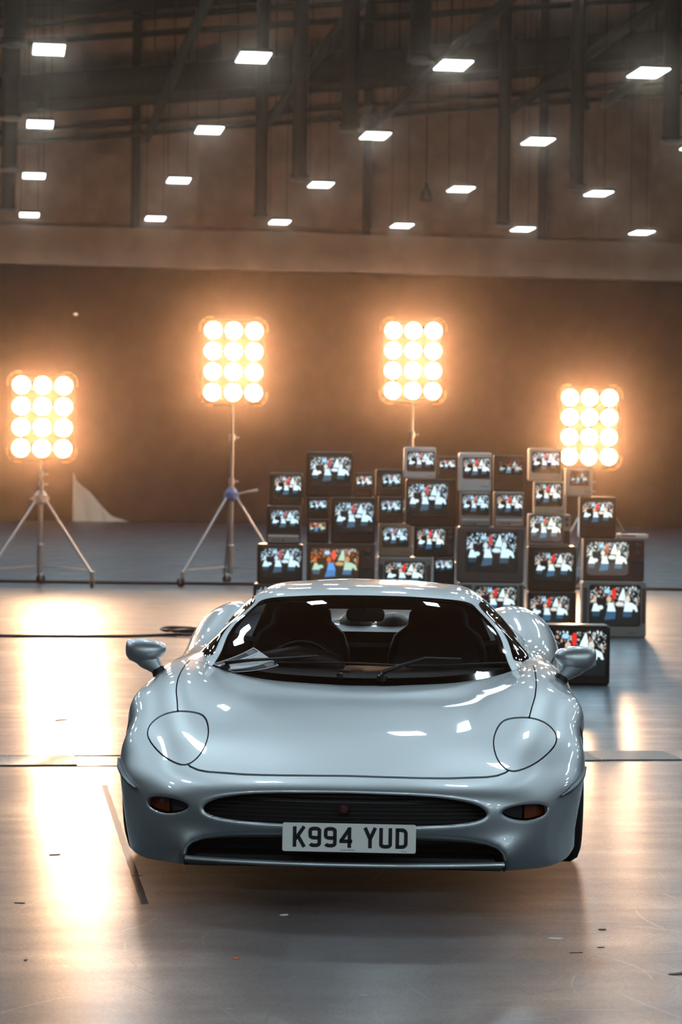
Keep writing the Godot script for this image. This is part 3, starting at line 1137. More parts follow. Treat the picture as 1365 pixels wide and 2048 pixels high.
func canopy_rows() -> Array:
	return [
		[0, .690, 1.48, .25, .698, 1.515, .47, .718, 1.59, .70, .757, 1.73, .76, .772, 1.79, .80, .785, 1.84],
		[0, .845, 1.70, .24, .842, 1.73, .45, .836, 1.80, .667, .828, 1.92, .742, .803, 1.98, .80, .79, 2.03],
		[0, .978, 1.91, .225, .975, 1.93, .43, .963, 1.98, .625, .934, 2.07, .712, .877, 2.13, .805, .79, 2.18],
		[0, 1.088, 2.12, .21, 1.085, 2.135, .38, 1.074, 2.175, .515, 1.048, 2.24, .638, .966, 2.31, .81, .79, 2.36],
		[0, 1.119, 2.30, .21, 1.116, 2.31, .385, 1.104, 2.34, .525, 1.074, 2.39, .650, .972, 2.45, .812, .792, 2.49],
		[0, 1.131, 2.55, .21, 1.129, 2.56, .385, 1.118, 2.57, .522, 1.087, 2.60, .657, .972, 2.65, .815, .795, 2.68],
		[0, 1.133, 2.9, .21, 1.130, 2.9, .37, 1.116, 2.9, .515, 1.081, 2.9, .655, .963, 2.9, .81, .815, 2.9],
		[0, 1.102, 3.3, .20, 1.097, 3.3, .36, 1.077, 3.3, .475, 1.042, 3.3, .60, .958, 3.3, .72, .875, 3.3],
		[0, 1.05, 3.7, .19, 1.045, 3.7, .33, 1.02, 3.7, .42, .99, 3.7, .51, .945, 3.7, .60, .895, 3.7],
		[0, .975, 4.1, .17, .97, 4.1, .29, .95, 4.1, .36, .93, 4.1, .42, .91, 4.1, .48, .875, 4.1],
		[0, .84, 4.45, .14, .838, 4.45, .24, .83, 4.45, .30, .825, 4.45, .34, .82, 4.45, .38, .81, 4.45]]

func build_car() -> void:
	var car := thing("sports_car", "low silver sports car with a rounded nose, parked facing the camera", "car", Vector3(1.35, 0, -9.32), deg_to_rad(-10.68))
	var net := make_net(body_rows(), PackedFloat32Array([0, .30, .54, .69, .81, .91, 1.05, 1.25, 1.46]),
		[9, 12, 14, 14, 16, 32, 34, 34, 22, 18, 16, 16, 14, 18, 18, 18, 14, 10, 10], [36, 28, 22, 20, 18, 18, 18, 16])
	# outlines in the front view (x, y), right half; the left mirrors them
	var lid := curve(v2([.727, .646, .800, .632, .846, .598, .850, .560, .808, .521, .740, .487, .667, .472, .620, .492, .594, .536, .596, .586, .638, .632]))
	var hood := PackedVector2Array(v2([-.1, .463, 0, .463, .2, .461, .41, .457, .56, .457, .60, .460, .635, .468, .66, .480, .70, .52, .73, .60, .743, .646, .757, .68, .773, .715, .783, .75, .790, .79, .795, .95, -.1, .95]))
	var grille := curve(v2([-.2, .402, 0, .405, .2, .402, .36, .394, .471, .377, .53, .357, .556, .331, .535, .313, .474, .299, .36, .290, .2, .286, 0, .285, -.2, .286]))
	var lamp := curve(v2([.622, .335, .66, .351, .72, .355, .775, .348, .803, .331, .785, .309, .72, .299, .655, .312]))
	var intake := PackedVector2Array(v2([-.1, .226, 0, .226, .2, .2245, .36, .220, .48, .212, .56, .202, .60, .188, .620, .168, .632, .125, .634, .03, -.1, .03]))
	var shapes := [lid, hood, grille, lamp, intake]
	var boxes := []
	for s in shapes:
		boxes.append(bounds(s, 0.05))
	var n := net.P.size()
	var f_lid := PackedFloat32Array()
	var f_hood := PackedFloat32Array()
	var f_hole := PackedFloat32Array()
	var f_door := PackedFloat32Array()
	var f_body := PackedFloat32Array()
	for f in [f_lid, f_hood, f_hole, f_door, f_body]:
		f.resize(n)
	f_lid.resize(n); f_hood.resize(n); f_hole.resize(n); f_door.resize(n); f_body.resize(n)
	var moved := net.P.duplicate()
	for i in net.nv:
		var row := net.V[i]
		for j in net.nu:
			var k := i * net.nu + j
			var p := net.P[k]
			var q := Vector2(absf(p.x), p.y)
			var a := -p.z
			var l := 0.08
			var h := 0.08
			var o := 0.08
			if a < 1.8:
				l = inside(lid, boxes[0], q)
				h = maxf(inside(hood, boxes[1], q), (row - 9.95) * 0.15)
				var g := 0.08
				var t := 0.08
				var w := 0.08
				if row < 4.9:
					g = inside(grille, boxes[2], q)
					t = inside(lamp, boxes[3], q)
					w = inside(intake, boxes[4], q)
				o = minf(g, minf(t, w))
				# rolled edges round the openings
				var sink := 0.0
				for e in [[g, 0.022, 0.022], [t, 0.016, 0.014], [w, 0.034, 0.040]]:
					if e[0] < e[1]:
						var u: float = 1.0 - maxf(e[0], 0.0) / e[1]
						sink = maxf(sink, e[2] * (1.0 - sqrt(maxf(0.0, 1.0 - u * u * 0.97))))
				moved[k] = p + Vector3(0, 0, -sink)
			f_lid[k] = l
			f_hood[k] = h
			# wheel arches, cabin and doors
			if net.S[j] > 5.3:
				o = minf(o, (Vector2((a - 1.08) / 0.345, (p.y - 0.285) / 0.295).length() - 1.0) * 0.31)
				o = minf(o, Vector2(a - 3.70, p.y - 0.335).length() - 0.385)
			var cabin := maxf(maxf(10.02 - row, row - 13.0) * 0.3, (net.S[j] - 3.2) * 0.12)
			o = minf(o, cabin)
			var d := 0.08
			if q.x > 0.6 and a > 1.6 and a < 3.1:
				d = maxf(maxf(absf(a - 2.38 - (p.y - 0.5) * 0.15) - 0.58, absf(p.y - 0.45) - 0.31), 3.5 - net.S[j])
				if p.y > 0.6:
					d = maxf(d, (3.55 - net.S[j]) * 0.12)
			f_door[k] = d
			f_hole[k] = o
	net.P = moved
	net.normals()
	var gap := 0.0028
	for k in n:
		f_body[k] = -(minf(minf(f_lid[k], f_hood[k]), minf(f_hole[k], f_door[k])) - gap)
	var body := part(car, "body_shell", skin(trim(net, f_body), 0.022), M.paint)
	for k in n:
		f_body[k] = maxf(f_hood[k], -f_lid[k]) + gap
	part(car, "bonnet", skin(trim(net, f_body), 0.016), M.paint)
	# headlamp covers and doors, right and left
	for s in [1.0, -1.0]:
		for k in n:
			f_body[k] = maxf(f_lid[k] + gap, -net.P[k].x * s)
		part(car, "headlamp_cover", skin(trim(net, f_body), 0.016), M.paint)
		for k in n:
			f_body[k] = maxf(f_door[k] + gap, -net.P[k].x * s)
		part(car, "door", skin(trim(net, f_body), 0.016), M.paint)
	car_front(car, net, grille, lamp)
	car_inner(car, net)
	car_glass(car)
	car_wheels(car)
	car_mirrors(car)

func car_inner(car: Node3D, net: Net) -> void:
	# a dark inner skin behind the gaps and openings of the nose, and the floor pan
	var inner := Net.new()
	inner.nu = net.nu
	inner.nv = net.nv
	inner.P = net.P.duplicate()
	inner.N = net.N
	var f := PackedFloat32Array()
	f.resize(net.P.size())
	for i in net.nv:
		for j in net.nu:
			var k := i * net.nu + j
			inner.P[k] = net.P[k] - net.N[k] * 0.03 + Vector3(0, 0, -0.02)
			f[k] = -1.0 if net.V[i] < 9.9 and net.V[i] > 3.4 and absf(net.P[k].x) < 0.90 else 1.0
			if Vector2(-net.P[k].z - 1.08, net.P[k].y - 0.325).length() < 0.45 and absf(net.P[k].x) > 0.7:
				f[k] = 1.0
	part(car, "inner_shell", skin(trim(inner, f), 0.0), M.black)
	var m := MB.new()
	m.box(Vector3(0, 0.13, -0.48), Vector3(1.20, 0.03, 0.72), 0.01)
	m.box(Vector3(0, 0.13, -2.4), Vector3(1.40, 0.03, 3.2), 0.01)
	m.box(Vector3(0, 0.15, -4.35), Vector3(1.30, 0.03, 0.8), 0.01)
	m.box(Vector3(0, 0.18, -4.72), Vector3(1.60, 0.20, 0.04), 0.01)
	for s in [-1, 1]:
		m.box(Vector3(0.80 * s, 0.12, -2.4), Vector3(0.20, 0.05, 1.7), 0.01)
	m.box(Vector3(0, 0.30, -0.36), Vector3(1.20, 0.30, 0.03), 0.01)
	part(car, "floor_pan", m.done(), M.black)

func car_front(car: Node3D, net: Net, grille: PackedVector2Array, lamp: PackedVector2Array) -> void:
	# grille: a dark mesh sheet with thin bars before it
	var m := MB.new()
	var back := []
	for y in [0.275, 0.345, 0.415]:
		var row := PackedVector3Array()
		for i in 25:
			var x := -0.60 + 0.05 * i
			row.append(Vector3(x, y, -0.075 - 0.27 * x * x * absf(x) - 0.10 * x * x))
		back.append(row)
	for j in 2:
		m.strip(back[j], back[j + 1], false, j == 0)
	var g := part(car, "grille", m.done(), M.black)
	for b in 7:
		var y := 0.293 + 0.0165 * b
		var path := []
		for i in 25:
			var x := -0.56 + 1.12 * i / 24.0
			path.append(Vector3(x, y, -0.048 - 0.27 * x * x * absf(x) - 0.10 * x * x))
		m = MB.new()
		m.sweep(path, [0.0022], 6)
		part(g, "grille_bar", m.done(), M.black)
	# badge: a round enamel disc with a cat's face
	var c := at_net(net, 0.0, 0.41)
	var badge := Node3D.new()
	badge.name = "badge"
	badge.position = Vector3(0.0, 0.348, 0.004 - 0.04)
	car.add_child(badge)
	m = MB.new()
	m.xf = Transform3D(Basis(Vector3.RIGHT, PI / 2), Vector3.ZERO)
	m.lathe([[0.021, -0.008], [0.021, 0.003], [0.019, 0.006], [0.0175, 0.003], [0.002, 0.003]], 28)
	part(badge, "disc", m.done(), M.badge)
	m = MB.new()
	m.prism(PackedVector2Array(v2([-.012, .009, -.008, .012, -.005, .009, .005, .009, .008, .012, .012, .009, .011, -.001, .006, -.008, .003, -.012, -.003, -.012, -.006, -.008, -.011, -.001])), 0.003, 0.006)
	part(badge, "cat_face", m.done(), M.trim)
	m = MB.new()
	for s in [-1.0, 1.0]:
		m.prism(PackedVector2Array(v2([s * .002, .002, s * .008, .005, s * .007, .001])), 0.006, 0.0072)
	m.prism(PackedVector2Array(v2([-.004, -.004, .004, -.004, .002, -.008, -.002, -.008])), 0.006, 0.0072)
	part(badge, "cat_features", m.done(), M.badge)
	# indicators: amber outside, clear inside
	for s in [-1.0, 1.0]:
		var pts_a := PackedVector2Array()
		var pts_c := PackedVector2Array()
		var split := 0.705
		for p in lamp:
			var q := Vector2(clampf((p.x - 0.71) * 1.06 + 0.71, 0, split), (p.y - 0.328) * 1.25 + 0.328)
			if p.x < split:
				pts_c.append(q)
			else:
				pts_a.append(Vector2(maxf((p.x - 0.71) * 1.06 + 0.71, split), q.y))
		for pair in [[pts_a, "amber_lens", M.amber], [pts_c, "clear_lens", M.clearlens]]:
			var poly: PackedVector2Array = pair[0]
			var lm := MB.new()
			# the lens follows the nose back from the front view
			var idx := Geometry2D.triangulate_polygon(poly)
			lm.g += 1
			for i in range(0, idx.size(), 3):
				var t := []
				for k in 3:
					var p: Vector2 = poly[idx[i + k]]
					t.append(Vector3(p.x * s, p.y, -0.185 - (p.x - 0.62) * 0.85))
				if (t[2] - t[0]).cross(t[1] - t[0]).z < 0.0:
					lm.tri(t[0], t[2], t[1])
				else:
					lm.tri(t[0], t[1], t[2])
			part(car, "indicator_" + pair[1].get_slice("_", 0) + "_lens", lm.done(), pair[2])
	# lower intake: dark back wall, splitter bar, two vertical stays
	m = MB.new()
	m.box(Vector3(0, 0.18, -0.30), Vector3(1.26, 0.14, 0.02), 0.004)
	m.box(Vector3(0, 0.115, -0.19), Vector3(1.24, 0.012, 0.24), 0.004)
	for s in [-1, 1]:
		m.box(Vector3(0.632 * s, 0.165, -0.235), Vector3(0.012, 0.14, 0.17), 0.003)
	part(car, "intake_duct", m.done(), M.black)
	var bar := []
	for i in 41:
		var x := -0.628 + 1.256 * i / 40.0
		bar.append(Vector3(x, 0.126, -0.035 - 0.16 * x * x - 0.12 * pow(absf(x), 3.0)))
	m = MB.new()
	m.sweep(bar, [0.017], 14, 0.72)
	part(car, "splitter_bar", m.done(), M.paint)
	# fins on the corners of the nose
	for s in [-1.0, 1.0]:
		m = MB.new()
		var fin := []
		for q in [[0.855, 0.368], [0.885, 0.384], [0.915, 0.404], [0.945, 0.428], [0.968, 0.456]]:
			fin.append(at_net(net, q[0] * s, q[1]) + Vector3(0.008 * s, 0, 0.010))
		m.sweep(fin, [0.005, 0.013, 0.016, 0.014, 0.005], 10, 0.55)
		part(car, "corner_fin", m.done(), M.trim)
	number_plate(car)

func stroke(m: MB, pts: Array, w: float, z0: float, z1: float, x0: float, y0: float, s: float) -> void:
	var line := PackedVector2Array()
	for p in pts:
		line.append(Vector2(p.x * s + x0, p.y * s + y0))
	for poly in Geometry2D.offset_polyline(line, w * s / 2.0, Geometry2D.JOIN_MITER, Geometry2D.END_BUTT):
		m.prism(poly, z0, z1)

func arc(cx: float, cy: float, rx: float, ry: float, from: float, to: float, n := 8) -> Array:
	var out := []
	for i in n + 1:
		var t := deg_to_rad(lerpf(from, to, float(i) / n))
		out.append(Vector2(cx + cos(t) * rx, cy + sin(t) * ry))
	return out

func number_plate(car: Node3D) -> void:
	var pl := Node3D.new()
	pl.name = "number_plate"
	pl.position = Vector3(0.024, 0.243, 0.034)
	pl.rotation_degrees = Vector3(-4, 0, 0)
	car.add_child(pl)
	var m := MB.new()
	m.loft([MB.rr(0, 0, .260, .0555, .008, -0.004, 4), MB.rr(0, 0, .260, .0555, .008, 0.001, 4), MB.rr(0, 0, .2585, .054, .007, 0.002, 4)])
	part(pl, "plate", m.done(), M.plate)
	m = MB.new()
	m.box(Vector3(0, 0, -0.03), Vector3(0.30, 0.05, 0.05), 0.004)
	part(pl, "bracket", m.done(), M.black)
	# letters drawn in a box 0.5 wide and 0.79 high
	var k := [[Vector2(.07, 0), Vector2(.07, .79)]]
	var glyph := {
		"K": [[Vector2(.07, 0), Vector2(.07, .79)], [Vector2(.10, .30), Vector2(.44, .79)], [Vector2(.20, .42), Vector2(.45, 0)]],
		"9": [arc(.22, .64, .15, .08, 180, 90, 5) + arc(.28, .64, .15, .08, 90, 0, 5) + [Vector2(.43, .15)] + arc(.28, .15, .15, .08, 0, -90, 5) + arc(.22, .15, .15, .08, -90, -165, 5), [Vector2(.07, .645), Vector2(.07, .50)] + arc(.22, .45, .15, .085, 180, 270, 5) + [Vector2(.43, .365)]],
		"4": [[Vector2(.39, 0), Vector2(.39, .79)], [Vector2(.39, .74), Vector2(.06, .25)], [Vector2(.0, .25), Vector2(.50, .25)]],
		"Y": [[Vector2(.05, .79), Vector2(.25, .35)], [Vector2(.45, .79), Vector2(.25, .35)], [Vector2(.25, .40), Vector2(.25, 0)]],
		"U": [[Vector2(.07, .79), Vector2(.07, .16)] + arc(.21, .15, .14, .08, 180, 270, 5) + arc(.29, .15, .14, .08, 270, 360, 5) + [Vector2(.43, .79)]],
		"D": [[Vector2(.10, 0), Vector2(.10, .79)], [Vector2(.03, .72), Vector2(.26, .72)] + arc(.28, .58, .15, .14, 85, 0, 5) + arc(.28, .21, .15, .14, 0, -85, 5) + [Vector2(.03, .07)]]}
	var x := -0.219
	for ch in "K994 YUD":
		if ch == " ":
			x += 0.034
			continue
		m = MB.new()
		for s in glyph[ch]:
			stroke(m, s, 0.14, 0.0015, 0.0035, x, -0.0375, 0.1)
		part(pl, "letter", m.done(), M.ink)
		x += 0.0605
	var font := SystemFont.new()
	font.font_names = PackedStringArray(["Droid Sans"])
	for t in [["Country Motors", 0.0062, Vector3(-0.006, -0.0462, 0.0022)], ["BS AU 145d", 0.0032, Vector3(0.215, -0.0478, 0.0022)]]:
		var tm := TextMesh.new()
		tm.font = font
		tm.font_size = 32
		tm.text = t[0]
		tm.pixel_size = t[1] / 24.0
		tm.depth = 0.0006
		part(pl, "small_print", tm, M.ink, t[2])

func car_glass(car: Node3D) -> void:
	var net := make_net(canopy_rows(), PackedFloat32Array([0, .22, .40, .57, .73, .95]), [22, 20, 18, 14, 16, 18, 18, 18, 18, 14], [16, 14, 14, 12, 12])
	var n := net.P.size()
	var f := PackedFloat32Array()
	f.resize(n)
	var ws := PackedFloat32Array()
	ws.resize(n)
	var sg := PackedFloat32Array()
	sg.resize(n)
	var rg := PackedFloat32Array()
	rg.resize(n)
	for i in net.nv:
		var p := net.V[i]
		for j in net.nu:
			var q := net.S[j]
			var k := i * net.nu + j
			ws[k] = corner((q - 2.98) * 0.17, (p - 2.97) * 0.30, 0.03)
			sg[k] = corner(maxf((q - 4.72) * 0.19, (3.28 - q) * 0.17), maxf((p - 6.0) * 0.4, (0.75 - p) * 0.30), 0.03)
			rg[k] = corner((q - 2.7) * 0.15, maxf((p - 9.1) * 0.4, (6.7 - p) * 0.4), 0.04)
	# painted roof, pillars and buttresses
	for k in n:
		f[k] = -(minf(ws[k], minf(sg[k], rg[k])) - 0.003)
	part(car, "roof", skin(trim(net, f), 0.012), M.paint)
	# windscreen: dark border and clear middle
	var clear := PackedFloat32Array()
	clear.resize(n)
	for i in net.nv:
		for j in net.nu:
			var k := i * net.nu + j
			clear[k] = maxf(ws[k] + 0.028, maxf((0.30 - net.V[i]) * 0.3, (net.V[i] - 2.86) * 0.3))
	for k in n:
		f[k] = maxf(ws[k], -clear[k])
	var sc := part(car, "windscreen", skin(trim(net, clear), 0.0), M.glass)
	part(sc, "border", skin(trim(net, f), 0.0), M.frit)
	for s in [-1.0, 1.0]:
		for k in n:
			f[k] = maxf(sg[k], -net.P[k].x * s)
		part(car, "side_window", skin(trim(net, f), 0.0), M.tint)
	part(car, "rear_window", skin(trim(net, rg), 0.0), M.glass)
	# lining under the roof
	var liner := Net.new()
	liner.nu = net.nu
	liner.nv = net.nv
	liner.N = net.N
	liner.P = net.P.duplicate()
	for i in net.nv:
		for j in net.nu:
			var k := i * net.nu + j
			liner.P[k] = net.P[k] - net.N[k] * 0.02
			f[k] = -1.0 if net.V[i] > 2.9 and net.V[i] < 6.6 and net.S[j] < 3.25 else 1.0
	part(car, "roof_lining", skin(trim(liner, f), 0.0), M.black)
	# dashboard
	var m := MB.new()
	var rings := []
	for x in [-0.70, -0.66, -0.3, 0.0, 0.3, 0.66, 0.70]:
		var b := 0.02 if absf(x) > 0.68 else 0.0
		var a0: float = 1.56 + 0.16 * x * x / 0.45
		var y0: float = 0.672 + 0.06 * x * x / 0.45
		var ring := PackedVector3Array()
		for p in [[a0 + b, y0 - 0.10], [a0 + b, y0 - b], [1.84, 0.738 - b], [2.03 - b, 0.757 - b], [2.09 - b, 0.74 - b], [2.1 - b, 0.60], [2.04, 0.50 + b]]:
			ring.append(Vector3(x, p[1], -p[0]))
		rings.append(ring)
	m.loft(rings, true, true, false)
	part(car, "dashboard", m.done(), M.dash)
	m = MB.new()
	m.sweep([Vector3(-0.53, 0.70, -2.06), Vector3(-0.50, 0.765, -2.03), Vector3(-0.32, 0.80, -2.01), Vector3(-0.14, 0.765, -2.03), Vector3(-0.11, 0.70, -2.06)], [0.05], 10)
	part(car, "instrument_hood", m.done(), M.dash)
	var wheel := MB.new()
	var ring := []
	for i in 33:
		var t := TAU * i / 32.0
		ring.append(Vector3(cos(t) * 0.18, sin(t) * 0.18, 0))
	wheel.sweep(ring, [0.014], 10, 1.0, Vector3.BACK)
	for t in [0.15, PI - 0.15, -PI / 2]:
		wheel.sweep([Vector3.ZERO, Vector3(cos(t), sin(t), 0) * 0.175], [0.014], 8)
	wheel.box(Vector3.ZERO, Vector3(0.11, 0.09, 0.03), 0.01)
	part(car, "steering_wheel", wheel.done(), M.satin, Vector3(-0.31, 0.685, -2.20), Vector3(-22, 0, 0))
	# seats
	for s in [-1.0, 1.0]:
		var seat := Node3D.new()
		seat.name = "seat"
		seat.position = Vector3(0.345 * s, 0, 0)
		car.add_child(seat, true)
		m = MB.new()
		var rr := []
		for t in [[.30, .22, 2.52], [.45, .25, 2.58], [.62, .26, 2.66], [.78, .25, 2.72], [.86, .22, 2.76], [.91, .155, 2.78], [.97, .145, 2.81], [1.0, .12, 2.82], [1.015, .07, 2.82]]:
			var r := MB.rr(0, 0, t[1], 0.055, 0.05, 0, 3)
			var up := PackedVector3Array()
			for p in r:
				up.append(Vector3(p.x, t[0], -t[2] - p.y))
			rr.append(up)
		m.loft(rr, true, true, true)
		part(seat, "backrest", m.done(), M.leather)
		m = MB.new()
		m.box(Vector3(0, 0.30, -2.32), Vector3(0.46, 0.14, 0.46), 0.04)
		part(seat, "cushion", m.done(), M.leather)
	# bulkhead behind the seats with its small window
	m = MB.new()
	var hole := v2([-.27, .972, .27, .972, .15, .857, -.15, .857])
	var rim := v2([-.50, 1.09, .50, 1.09, .80, .40, -.80, .40])
	for i in 4:
		var a: Vector2 = rim[i]
		var b: Vector2 = rim[(i + 1) % 4]
		var c: Vector2 = hole[(i + 1) % 4]
		var d: Vector2 = hole[i]
		m.flat(Vector3(a.x, a.y, -3.02), Vector3(b.x, b.y, -3.02), Vector3(c.x, c.y, -3.02), Vector3(d.x, d.y, -3.02))
	part(car, "bulkhead", m.done(), M.black)
	m = MB.new()
	m.box(Vector3(0, 0.22, -2.3), Vector3(1.4, 0.04, 1.5), 0.01)
	m.box(Vector3(0, 0.36, -2.3), Vector3(0.24, 0.28, 1.2), 0.05)
	part(car, "cabin_floor", m.done(), M.black)
	# pale engine covers seen through the small window
	for s in [-1.0, 1.0]:
		m = MB.new()
		m.lathe([[0.09, 0.0], [0.085, 0.03], [0.06, 0.055], [0.02, 0.065]], 20, true, true, true)
		part(car, "engine_cover", m.done(), M.tv_silver, Vector3(0.10 * s, 0.862, -3.55))
	# mirror inside
	m = MB.new()
	m.loft([MB.rr(0, 0, .085, .024, .02, -0.012), MB.rr(0, 0, .092, .031, .025, -0.006), MB.rr(0, 0, .092, .031, .025, 0.006), MB.rr(0, 0, .085, .024, .02, 0.012)])
	m.sweep([Vector3(0, 0.02, 0.0), Vector3(0, 0.075, 0.03)], [0.008], 8)
	part(car, "inside_mirror", m.done(), M.satin, Vector3(0.0, 0.993, -2.13), Vector3(8, 0, 0))
	# wipers lie just above the glass; the paths are read off the windscreen itself
	for w in [[[-2.65, 0.13], [-1.6, 0.60], [-0.8, 0.74], [-1.75, 0.58], [0.75, 0.60]], [[0.40, 0.30], [1.25, 0.70], [2.0, 0.68], [0.85, 0.58], [2.95, 0.50]]]:
		var pts := []
		for q in w:
			pts.append(on_glass(net, q[0], q[1], 0.022))
		var wiper := Node3D.new()
		wiper.name = "wiper"
		car.add_child(wiper, true)
		m = MB.new()
		m.sweep([pts[0] - Vector3(0, 0.005, 0), pts[0] + Vector3(0, 0.01, 0), pts[0].lerp(pts[1], 0.5) + Vector3(0, 0.012, 0.004), pts[1] + Vector3(0, 0.008, 0), pts[2] + Vector3(0, 0.004, 0)], [0.011, 0.011, 0.008, 0.006, 0.004], 8)
		part(wiper, "arm", m.done(), M.satin)
		m = MB.new()
		var edge := []
		for i in 13:
			var t := i / 12.0
			edge.append(on_glass(net, lerpf(w[3][0], w[4][0], t), lerpf(w[3][1], w[4][1], t) + 0.055 * sin(t * PI), 0.010))
		m.sweep(edge, [0.005], 6)
		part(wiper, "blade", m.done(), M.black)
		m = MB.new()
		m.lathe([[0.024, -0.02], [0.024, 0.004], [0.015, 0.012]], 14)
		part(wiper, "pivot_cap", m.done(), M.satin, pts[0] - Vector3(0, 0.01, 0))
	m = MB.new()
	m.box(Vector3(0, 0, 0), Vector3(0.03, 0.028, 0.03), 0.006)
	m.box(Vector3(0.02, 0.022, 0.004), Vector3(0.055, 0.012, 0.02), 0.004)
	part(car, "washer_jet", m.done(), M.satin, on_glass(net, -0.36, 0.27, 0.016))
	leaflet(car, net)

func corner(a: float, b: float, r: float) -> float:
	# inside of two edges with a rounded corner between them
	return Vector2(maxf(a + r, 0.0), maxf(b + r, 0.0)).length() + minf(maxf(a + r, b + r), 0.0) - r

func on_glass(net: Net, s: float, v: float, lift: float) -> Vector3:
	var bi := 0
	while bi < net.nv - 2 and net.V[bi + 1] < v:
		bi += 1
	var best := 0
	var d := 1e9
	for j in net.nu:
		var signed := net.S[j] * (-1.0 if j < net.nu / 2 else 1.0)
		if absf(signed - s) < d:
			d = absf(signed - s)
			best = j
	var t := (v - net.V[bi]) / (net.V[bi + 1] - net.V[bi])
	var j2 := clampi(best + (1 if s > (net.S[best] * (-1.0 if best < net.nu / 2 else 1.0)) else -1), 0, net.nu - 1)
	var sa := net.S[best] * (-1.0 if best < net.nu / 2 else 1.0)
	var sb := net.S[j2] * (-1.0 if j2 < net.nu / 2 else 1.0)
	var u := clampf((s - sa) / (sb - sa) if sa != sb else 0.0, 0.0, 1.0)
	var p := net.P[bi * net.nu + best].lerp(net.P[bi * net.nu + j2], u)
	var q := net.P[(bi + 1) * net.nu + best].lerp(net.P[(bi + 1) * net.nu + j2], u)
	return p.lerp(q, t) + net.N[bi * net.nu + best] * lift

func leaflet(car: Node3D, net: Net) -> void:
	# a printed sheet lying on the windscreen, its lower half under the wiper
	var im := Image.create(256, 192, false, Image.FORMAT_RGB8)
	im.fill(Color(0.95, 0.96, 0.97))
	im.fill_rect(Rect2i(6, 6, 244, 36), Color(0.07, 0.07, 0.08))
	im.fill_rect(Rect2i(8, 10, 46, 28), Color(0.42, 0.14, 0.15))
	im.fill_rect(Rect2i(200, 10, 44, 28), Color(0.55, 0.57, 0.6))
	im.fill_rect(Rect2i(6, 146, 244, 40), Color(0.05, 0.05, 0.06))
	im.fill_rect(Rect2i(196, 152, 48, 28), Color(0.52, 0.54, 0.57))
	im.fill_rect(Rect2i(60, 50, 22, 22), Color(0.08, 0.14, 0.3))
	for y in 6:
		im.fill_rect(Rect2i(90, 56 + 14 * y, 140 - (y % 3) * 22, 3), Color(0.66, 0.67, 0.69))
	var m := mat(Color(1, 1, 1), 0.6)
	m.albedo_texture = ImageTexture.create_from_image(im)
	var st := SurfaceTool.new()
	st.begin(Mesh.PRIMITIVE_TRIANGLES)
	var nx := 10
	var ny := 8
	for side in 2:
		for i in ny + 1:
			for k in nx + 1:
				var u := float(k) / nx
				var v := float(i) / ny
				var q := Vector2(-3.0, 0.16).lerp(Vector2(-2.25, 1.06), u).lerp(Vector2(-2.45, 0.03).lerp(Vector2(-1.65, 0.52), u), v)
				st.set_uv(Vector2(u, v))
				st.add_vertex(on_glass(net, q.x, q.y, 0.0075 - 0.001 * side))
	for side in 2:
		for i in ny:
			for k in nx:
				var a := side * (nx + 1) * (ny + 1) + i * (nx + 1) + k
				for t in ([a, a + 1, a + nx + 2, a, a + nx + 2, a + nx + 1] if side == 0 else [a, a + nx + 2, a + 1, a, a + nx + 1, a + nx + 2]):
					st.add_index(t)
	st.generate_normals()
	var o := part(self, "leaflet", st.commit(), m)
	o.transform = car.transform
	tag(o, "white printed leaflet with dark bands held under the wiper on the car's windscreen", "leaflet")

func car_wheels(car: Node3D) -> void:
	for w in [[0.853, 1.08, 0.325, 0.250], [0.845, 3.70, 0.335, 0.30]]:
		for s in [-1.0, 1.0]:
			var o := Node3D.new()
			o.name = "wheel"
			o.position = Vector3(w[0] * s, w[2], -w[1])
			o.rotation_degrees = Vector3(0, 0, -90.0 * s)
			car.add_child(o, true)
			var r: float = w[2]
			var hw: float = w[3] / 2.0
			var m := MB.new()
			m.lathe([[r - 0.10, -hw + 0.01], [r - 0.05, -hw], [r - 0.018, -hw + 0.012], [r, -hw + 0.04], [r, hw - 0.04], [r - 0.018, hw - 0.012], [r - 0.05, hw], [r - 0.10, hw - 0.01]], 56)
			part(o, "tyre", m.done(), M.rubber)
			m = MB.new()
			m.lathe([[r - 0.10, -hw + 0.02], [r - 0.10, hw - 0.012], [r - 0.115, hw - 0.01], [r - 0.125, hw - 0.03], [r - 0.13, 0.0]], 40, false, false)
			for k in 5:
				m.xf = Transform3D(Basis(Vector3.UP, k * TAU / 5), Vector3.ZERO)
				m.box(Vector3(0.115, hw - 0.05, 0), Vector3(0.20, 0.03, 0.06), 0.01)
			m.xf = Transform3D.IDENTITY
			m.lathe([[0.06, hw - 0.08], [0.06, hw - 0.035], [0.03, hw - 0.025]], 24)
			part(o, "rim", m.done(), M.rim)
			m = MB.new()
			m.lathe([[0.15, hw - 0.10], [0.15, hw - 0.08]], 32)
			part(o, "brake_disc", m.done(), M.steel)
			# liner of the wheel arch
			m = MB.new()
			var a := PackedVector3Array()
			var b := PackedVector3Array()
			for k in 19:
				var t := PI * (k - 1.0) / 16.0
				a.append(Vector3(0.69 * s, w[2] + sin(t) * 0.345, -w[1] - cos(t) * 0.345))
				b.append(Vector3(0.855 * s, w[2] + sin(t) * 0.345, -w[1] - cos(t) * 0.345))
			m.strip(a, b, false)
			part(car, "arch_liner", m.done(), M.black)

